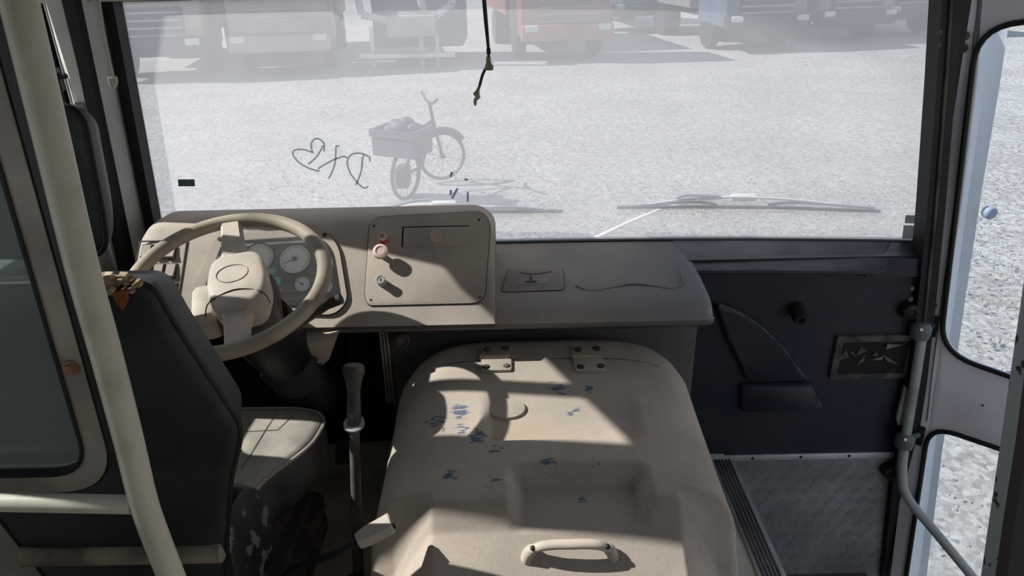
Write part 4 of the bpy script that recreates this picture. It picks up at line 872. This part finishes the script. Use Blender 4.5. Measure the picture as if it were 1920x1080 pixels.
# ============================================================ PARTITION SCREEN, POLES
YP = .84
fpn = frame((0, YP, 0), (1, 0, 0), (0, 0, 1))
def Q(px, py, Y=YP): q = P(px, py, Y=Y); return (q.x, q.z)
ps = thing('partition_screen', (-.85, YP, .86), 'aluminium framed tinted glass screen behind the driver seat', 'partition')
xo = Q(186, 760)[0]; xi = Q(140, 760)[0]; zo = Q(60, 914)[1]; zi = Q(60, 886)[1]
xot = Q(60, 300)[0]; xit = Q(14, 300)[0]
def pout(d, k=8):
    s = (xot - xo) / (Q(60, 300)[1] - Q(186, 760)[1]); zt9 = 2.0
    xr_ = lambda z: xo - d + s * (z - Q(186, 760)[1])
    return roundpoly([(-1.06 + d, zo + d), (xr_(zo + d), zo + d), (xr_(zt9 - d), zt9 - d), (-1.06 + d, zt9 - d)], [.04, .085 - d * .8, .06, .04], k)
wf = xo - xi
a = MB(); a.ringprism(pout(0), pout(wf * .9), fpn, -.012, .012); a.obj('screen_frame', 'alu', ps)
a = MB(); a.ringprism(pout(-.003), pout(.003), fpn, -.014, .010); a.ringprism(pout(wf * .86), pout(wf * 1.02), fpn, -.010, .014); a.obj('screen_gasket', 'rubber', ps)
a = MB(); a.prism(pout(wf * .95), fpn, -.003, .001); a.obj('screen_glass', 'part', ps)
x_, z_ = Q(143, 680); a = MB(); a.lathe([(.0095, .012), (.0095, .014), (.0075, .015), (.0072, .020), (.001, .021)], frame((x_, YP, z_), (1, 0, 0), (0, 0, 1)), 6); a.lathe([(.011, .010), (.011, .0135)], frame((x_, YP, z_), (1, 0, 0), (0, 0, 1)), 20); o = a.obj('screen_bolt', 'bolt', ps)
YQ = .79
gp = thing('grab_pole', tuple(P(330, 1085, Y=YQ)), 'tall cream painted grab pole rising in front of the driver seat back', 'pole')
pts = [P(50, -60, Y=YQ), P(66, 0, Y=YQ), P(118, 230, Y=YQ), P(176, 530, Y=YQ), P(262, 905, Y=YQ), P(279, 960, Y=YQ + .005), P(325, 1080, Y=YQ + .01), P(360, 1160, Y=YQ + .02)]
pts = [P(20, -60, Y=YQ), P(35, 0, Y=YQ), P(90, 230, Y=YQ), P(154, 500, Y=YQ), P(198, 660, Y=YQ), P(240, 820, Y=YQ), P(267, 932, Y=YQ), P(286, 990, Y=YQ), P(321, 1080, Y=YQ), P(348, 1150, Y=YQ)]
pts = smooth(pts, 5); pts = [V((pts[0].x, YQ, 2.19))] + pts + [V((pts[-1].x + .03, YQ, FZ))]
a = MB(); a.tube(pts, .0185, 18); a.obj('pole', 'paint', gp)
pj = P(250, 946, Y=YQ); a = MB(); a.tube([pj, P(100, 943, Y=YQ), P(-60, 940, Y=YQ), V((-1.07, YQ, P(-60, 940, Y=YQ).z))], .0135, 14); a.obj('cross_bar', 'paint', gp)
# ============================================================ DOOR LEAF (open, angled outwards)
hinge = P(1752, 600, Y=1.90); dn = V((math.sin(math.radians(45)), math.cos(math.radians(45)), 0)); dx_ = V((dn.y, -dn.x, 0)); fdz = frame((hinge.x, hinge.y, 0), dx_, (0, 0, 1))
ndz = V((fdz[0][2], fdz[1][2], fdz[2][2])); o_d = V((hinge.x, hinge.y, 0))
def DD(px, py, h=0): q = PP(px, py, o_d + ndz * h, ndz); return ((q - o_d).dot(dx_), q.z)
def lineup(p0, p1, n=6): return [(p0[0] + (p1[0] - p0[0]) * i / n, p0[1] + (p1[1] - p0[1]) * i / n) for i in range(n)]
dr = thing('entrance_door', (hinge.x, hinge.y, -.6), 'open lilac-grey entrance door leaf with two glazed openings on the right', 'door')
XE = DD(1920, 500)[0] + .25
# leaf = post strip + frame panels
T0, T1 = DD(1806, -30), DD(1668, 1090)
post = [T1, DD(1716, 1090), DD(1748, 800), DD(1770, 560), DD(1806, 300), DD(1842, 0), DD(1846, -30), T0, DD(1750, 500)]
L0 = lambda py: DD(1806 + (1668 - 1806) * (py + 30) / 1120, py)
def rail(poly, name): a = MB(); a.prism(poly, fdz, -.02, .0, .0015); return a.obj(name, 'door', dr)
rail([L0(1090), DD(1700, 1090), DD(1738, 830), DD(1767, 620), DD(1800, 400), DD(1830, 160), DD(1846, -30), L0(-30), L0(300), L0(700)], 'hinge_stile')
up_w = roundpoly([DD(1833, 48), DD(2060, 30), DD(2010, 746), DD(1762, 660)], [.10, .02, .02, .10], 7)
lo_w = roundpoly([DD(1742, 796), DD(1990, 880), DD(1960, 1200), DD(1692, 1130)], [.08, .02, .02, .02], 7)
mid_p = [DD(1766, 640), DD(1790, 668)] 
# middle rail and top rail polygons
mr = []
bl_ = [p for p in up_w]
a = MB(); ix = [i for i, p in enumerate(up_w)]
corner_u = roundpoly([DD(1833, 48), DD(1762, 660), DD(2010, 746)], [0, .10, 0], 7)
corner_l = roundpoly([DD(1692, 1130), DD(1742, 796), DD(1990, 880)], [0, .08, 0], 7)
poly = corner_u[1:] + corner_l[::-1][:-1]
poly = poly + [DD(1735, 850), DD(1764, 640)]
poly = [p for p in corner_u if p[1] < DD(1770, 600)[1]] + [q for q in corner_l[::-1] if q[1] > DD(1740, 850)[1]] 
rail(poly, 'middle_rail')
ct = roundpoly([DD(1762, 660), DD(1833, 48), DD(2060, 30)], [0, .10, 0], 7)
rail([p for p in ct if p[1] > DD(1815, 200)[1]] + [DD(2060, -60), DD(1835, -60)], 'top_rail')
a = MB(); a.tube([fdz @ V((p[0], p[1], .003)) for p in up_w], .0075, 8, closed=True); a.obj('window_seal', 'rubber', dr)
a = MB(); a.tube([fdz @ V((p[0], p[1], .003)) for p in lo_w], .0075, 8, closed=True); a.obj('window_seal', 'rubber', dr)
a = MB(); a.prism(up_w, fdz, -.012, -.008); a.obj('pane', 'doorg', dr)
a = MB(); a.prism(lo_w, fdz, -.012, -.008); a.obj('pane', 'doorg', dr)
a = MB(); a.tube([fdz @ V((*DD(1841 - 4, -20), .001)), fdz @ V((*DD(1800, 300), .001)), fdz @ V((*DD(1748, 700), .001)), fdz @ V((*DD(1738, 790), .001))], .0014, 6); a.obj('stile_seam', 'dustdark', dr)
for px, py in ((1809, 67), (1806, 90), (1749, 572), (1843, 760), (1896, 782)):
    x_, z_ = DD(px, py); R_ = .012 if px < 1830 else .0035
    a = MB(); a.lathe([(R_, 0), (R_ * .9, R_ * .8), (R_ * .4, R_ * 1.1), (.0005, R_ * 1.1)], frame(fdz @ V((x_, z_, 0)), dx_, (0, 0, 1)), 12); a.obj('door_bolt', 'dustdark', dr)
# grab rail with clamps
def DW(px, py, h): return fdz @ V((*DD(px, py, h), h))
gr = thing('door_grab_rail', tuple(DW(1700, 830, .05)), 'bent pale grey grab rail clamped to the door stile', 'handrail')
hh = .055
pts = smooth([DW(1730, 618, hh), DW(1718, 700, hh), DW(1697, 830, hh), DW(1692, 890, hh), DW(1703, 935, hh), DW(1760, 1005, hh + .02), DW(1830, 1090, hh + .05), DW(1900, 1180, hh + .08)], 6)
a = MB(); a.tube(pts, .0145, 16); a.obj('rail', 'paint2', gr)
M['tealk'] = mat('teal_clamp', (.10, .13, .14), .45)
for px, py, bx, by in ((1727, 618, 1748, 610), (1697, 824, 1722, 815)):
    c = DW(px, py, hh); f2 = frame(c, dx_, ndz)
    a = MB(); a.lathe([(.016, -.030), (.026, -.026), (.029, -.004), (.028, .012), (.018, .024), (.001, .026)], frame(c, dx_, ndz.cross(dx_).cross(dx_) if False else V((dn.x, dn.y, 0))), 18); cl = a.obj('clamp', 'tealk', gr)
    a = MB(); a.tube([c, DW(bx, by, .004)], .009, 10); a.obj('clamp_arm', 'tealk', cl)
    x_, z_ = DD(bx, by); a = MB(); a.prism(rrect(x_ - .016, z_ - .035, x_ + .016, z_ + .035, .002), fdz, .001, .006, .001); a.obj('clamp_plate', 'black', cl)
    x9 = c + (CAM - c).normalized() * .029; a = MB(); a.lathe([(.005, -.002), (.005, .003), (.001, .0035)], frame(x9, RT, UP), 10); a.obj('clamp_screw', 'steel', cl)
# black edge post beside the panel / door jamb
a = MB(); rings = []
for px0, px1, py in ((1768, 1806, -30), (1757, 1793, 150), (1738, 1772, 400), (1722, 1756, 560), (1702, 1738, 720), (1675, 1710, 900), (1655, 1686, 1090)):
    p0 = P(px0, py, Y=1.875); p1 = P(px1, py, Y=1.875); rings.append([p0, p1, p1 + V((-.012, .05, 0)), p0 + V((0, .06, 0))])
a.loft(rings); struct(a.obj('trim_8', 'rubber'))
a = MB(); a.tube([P(1786, -30, Y=1.872), P(1774, 150, Y=1.872), P(1754, 400, Y=1.872), P(1738, 560, Y=1.872), P(1720, 720, Y=1.872)], .004, 8); struct(a.obj('trim_9', 'dustdark'))
for px, py in ((1760, 60), (1758, 84), (1708, 540), (1706, 560)):
    q = P(px, py, Y=1.872); a = MB(); a.lathe([(.008, 0), (.007, .006), (.001, .007)], frame(q, (1, 0, 0), (0, 0, 1)), 8); tag(a.obj('post_screw', 'dustdark'), None, 'screw', 'screws along the black right windscreen post')
    C.objects[-1]['label'] = {60: 'topmost screw head on the black right windscreen post', 84: 'second screw head from the top on the black right windscreen post', 540: 'third screw head down, beside the dark shelf corner on the right post', 560: 'lowest screw head on the right post, just above the rubber buffer'}[py]
# white outer body corner seen through the door glass
a = MB(); rings = []
for px0, px1, pm, py in ((1815, 1892, 1860, 40), (1810, 1876, 1848, 150), (1785, 1842, 1818, 350), (1765, 1810, 1790, 560), (1750, 1790, 1772, 700), (1735, 1766, 1752, 850), (1700, 1735, 1720, 1100)):
    p0 = P(px0, py, Y=2.12); p1 = P(pm, py, Y=2.135); p2 = P(px1, py, Y=2.12); rings.append([p0, p1, p2, p2 + V((0, .03, 0)), p1 + V((0, .03, 0)), p0 + V((0, .03, 0))])
a.loft(rings, ); struct(a.obj('trim_10', 'white'))
q = P(1854, 398, Y=2.11); a = MB(); a.lathe([(.018, -.01), (.020, 0), (.020, .012), (.016, .016), (.001, .016)], frame(q, (1, .2, 0), (0, 0, 1)), 20); tag(a.obj('hook_stop', mat('bluegrey', (.25, .3, .42), .5)), 'blue-grey round rubber stop outside the upper door pane', 'door stop')
# chipped entrance pole, dark rear jamb
a = MB(); t0, t1 = P(1922, 690, Y=1.16), P(1862, 1085, Y=1.10); dd = (t1 - t0)
a.tube([t0 - dd * 1.7, t0, t1, t1 + dd * 1.0], .0215, 16); tag(a.obj('entrance_pole', 'chipped'), 'grey-green entrance pole with chipped paint at the lower right corner', 'pole')
a = MB(); p0 = P(1905, 960, Y=1.0); p1 = P(1955, 960, Y=1.0)
rings = []
for x0_, x1_, py in ((1960, 2000, 600), (1925, 1990, 850), (1900, 1980, 1000), (1885, 1965, 1100), (1870, 1950, 1250)):
    p0 = P(x0_, py, Y=.98); p1 = P(x1_, py, Y=.98); rings.append([p0, p1, p1 + V((0, .03, 0)), p0 + V((0, .03, 0))])
a.loft(rings); struct(a.obj('trim_11', mat('jamb', (.035, .03, .027), .7)))

# ============================================================ ON / NEAR THE WINDSCREEN
def onglass(pts, h): return [(lambda q: V((q.x, q.y - h, q.z)))(GP(*p)) for p in pts]
def sticker(pxs, m, name, lab, cat='sticker'):
    c = onglass(pxs, .002); a = MB(); a.loft([c, [p + V((0, .001, 0)) for p in c]]); return tag(a.obj(name, m), lab, cat)
sticker(((334, 336), (365, 336), (366, 349), (335, 349)), 'green', 'glass_sticker', 'small dark green sticker low on the left of the windscreen')
sticker(((1698, 403), (1723, 404), (1722, 419), (1696, 418)), 'sticker', 'glass_sticker', 'upper small grey sticker in the windscreen right corner')
sticker(((1694, 422), (1719, 423), (1717, 448), (1691, 447)), 'sticker', 'glass_sticker', 'lower larger grey sticker in the windscreen right corner')
def scr(pts, name, n=6, w=.0028):
    c = smooth(onglass(pts, .0015), n); a = MB(); a.tube(c, w, 6, flat=.25, upv=(0, 1, 0)); return a.obj(name, 'scrawl', win1)
z4 = lambda L_: [(520 + x / 4, 150 + y / 4) for x, y in L_]
scr(z4([(350, 535), (353, 480), (320, 445), (285, 440), (258, 470), (258, 520), (265, 542), (215, 525), (150, 520), (118, 540), (130, 580), (180, 630), (250, 665), (318, 682)]), 'drawn_heart')
scr(z4([(345, 490), (310, 555), (270, 600), (235, 628)]), 'drawn_stroke')
scr(z4([(305, 665), (370, 625), (430, 595), (500, 572), (525, 585)]), 'drawn_plus_bar'); scr(z4([(465, 497), (445, 495), (440, 530), (436, 610), (415, 680), (387, 738)]), 'drawn_plus_stem')
scr(z4([(695, 610), (692, 580), (650, 555), (590, 548), (545, 570), (525, 620), (545, 690), (590, 755), (635, 800), (665, 808), (682, 795)]), 'drawn_letter_bow'); scr(z4([(650, 560), (638, 600), (630, 680), (600, 765), (585, 785)]), 'drawn_letter_stem')
# wipers (outside the glass)
def OG(px, py, h=.03): y = 2.0; q = None; q = GP(px, py); return P(px, py, Y=q.y + h)
def wiper(blade, bow, arm, hub, lab, extra=()):
    t = thing('windscreen_wiper', tuple(OG(*arm[0])), lab, 'wiper', 'wipers outside the windscreen')
    a = MB(); a.tube([OG(*p, .018) for p in blade], .0045, 6, flat=1.2); a.obj('blade', 'wipd', t)
    a = MB(); a.tube(smooth([OG(*p, .024) for p in bow], 5), .005, 6, flat=.9); a.obj('bow', 'wipw', t)
    for e in extra: a = MB(); a.tube(smooth([OG(*p, .022) for p in e], 5), .0045, 6); a.obj('bow_yoke', 'wipm', t)
    a = MB(); a.tube([OG(*p, .05) for p in arm], [.013] + [.008] * (len(arm) - 1), 8, flat=.5); a.obj('arm', 'wipw', t)
    a = MB(); a.box(OG(*hub, .04), (.075, .03, .018), bev=.005); a.obj('joint_cover', 'wipw', t)
    return t
wiper([(1157, 389), (1300, 388), (1450, 389), (1560, 393), (1650, 396)], [(1200, 385), (1290, 374), (1390, 370), (1500, 376), (1600, 388)], [(1085, 462), (1170, 420), (1240, 391), (1310, 374), (1390, 368)], (1394, 370), 'right wiper lying low across the windscreen above the door side', [[(1200, 385), (1300, 379), (1345, 384)], [(1440, 384), (1500, 380), (1640, 390)], [(1268, 371), (1290, 366), (1350, 368)]])
wiper([(640, 408), (800, 400), (935, 397), (1055, 396)], [(700, 402), (780, 392), (830, 388), (930, 388), (1010, 394)], [(600, 440), (700, 402), (770, 384), (830, 382)], (832, 383), 'left wiper mostly hidden behind the dashboard hood', [[(720, 392), (770, 378), (810, 374)], [(880, 392), (950, 388), (1020, 393)]])
M['wipg'] = glassm('wiped_glass', (.6, .65, .8), dust=.5, dcol=(.35, .40, .5))
# bright torn tape bits beside the bicycle (on the glass)
for pts in (((845, 322), (850, 322), (847, 332), (843, 331)), ((843, 356), (848, 356), (847, 366), (843, 366)), ((856, 352), (860, 354), (850, 372), (845, 372)), ((875, 360), (879, 360), (879, 378), (875, 378)), ((871, 334), (878, 335), (877, 339), (871, 338))):
    c = onglass(pts, .0015); a = MB(); a.loft([c, [p + V((0, .001, 0)) for p in c]]); a.obj('wiped_mark', 'wipg', win1)
# hanging cable
hc = thing('hanging_cable', tuple(P(890, 195, Y=1.6)), 'black cable with bare bulb socket hanging before the windscreen', 'cable')
c_ = [P(908, -60, Y=1.6), P(909, 0, Y=1.6), P(913, 50, Y=1.6), P(916, 92, Y=1.6), P(916, 110, Y=1.6)]; a = MB(); a.tube(c_, .003, 8); a.tube([P(903, -60, Y=1.6), P(905, 0, Y=1.6), P(909, 45, Y=1.6), P(914, 90, Y=1.6)], .0014, 6); a.obj('twin_wire', 'cord', hc)
a = MB(); a.box(P(916, 96, Y=1.6), (.009, .009, .013), bev=.002); a.obj('cable_clip', 'cord', hc)
a = MB(); a.tube([P(916, 107, Y=1.6), P(916, 118, Y=1.6), P(917, 124, Y=1.6), P(917, 131, Y=1.6)], [.005, .0055, .009, .0095], 12); a.obj('connector', 'conn', hc)
a = MB(); a.tube(smooth([P(911, 128, Y=1.6), P(905, 140, Y=1.6), P(899, 162, Y=1.6)], 5), .0032, 8); a.obj('lead', 'cord', hc)
a = MB(); a.tube([P(899, 161, Y=1.6), P(896, 170, Y=1.6), P(893, 176, Y=1.6), P(896, 182, Y=1.6), P(892, 188, Y=1.6)], [.003, .004, .0075, .006, .003], 8); a.obj('socket', 'conn2', hc)
a = MB(); a.ell(P(891, 191, Y=1.6), (.004, .004, .009), 10); a.obj('bulb', 'greyk', hc)
# blind cord on the left pillar
bcd = thing('blind_cord', tuple(P(212, 165, Y=1.85)), 'looped pale cord with hook hanging on the left pillar', 'cord')
a = MB(); yb_ = 1.84; a.tube(smooth([P(172, -40, Y=yb_), P(176, 10, Y=yb_), P(192, 85, Y=yb_), P(204, 145, Y=yb_)], 4), .0022, 6); a.tube(smooth([P(182, -40, Y=yb_), P(188, 10, Y=yb_), P(200, 85, Y=yb_), P(213, 142, Y=yb_)], 4), .0022, 6); a.obj('cord_loop', 'paint', bcd)
a = MB(); a.tube(smooth([P(204, 145, Y=yb_), P(207, 158, Y=yb_), P(213, 165, Y=yb_), P(218, 158, Y=yb_), P(217, 145, Y=yb_), P(206, 146, Y=yb_)], 4), .0035, 8); a.obj('hook', 'paint', bcd)
bpy.context.view_layer.update()
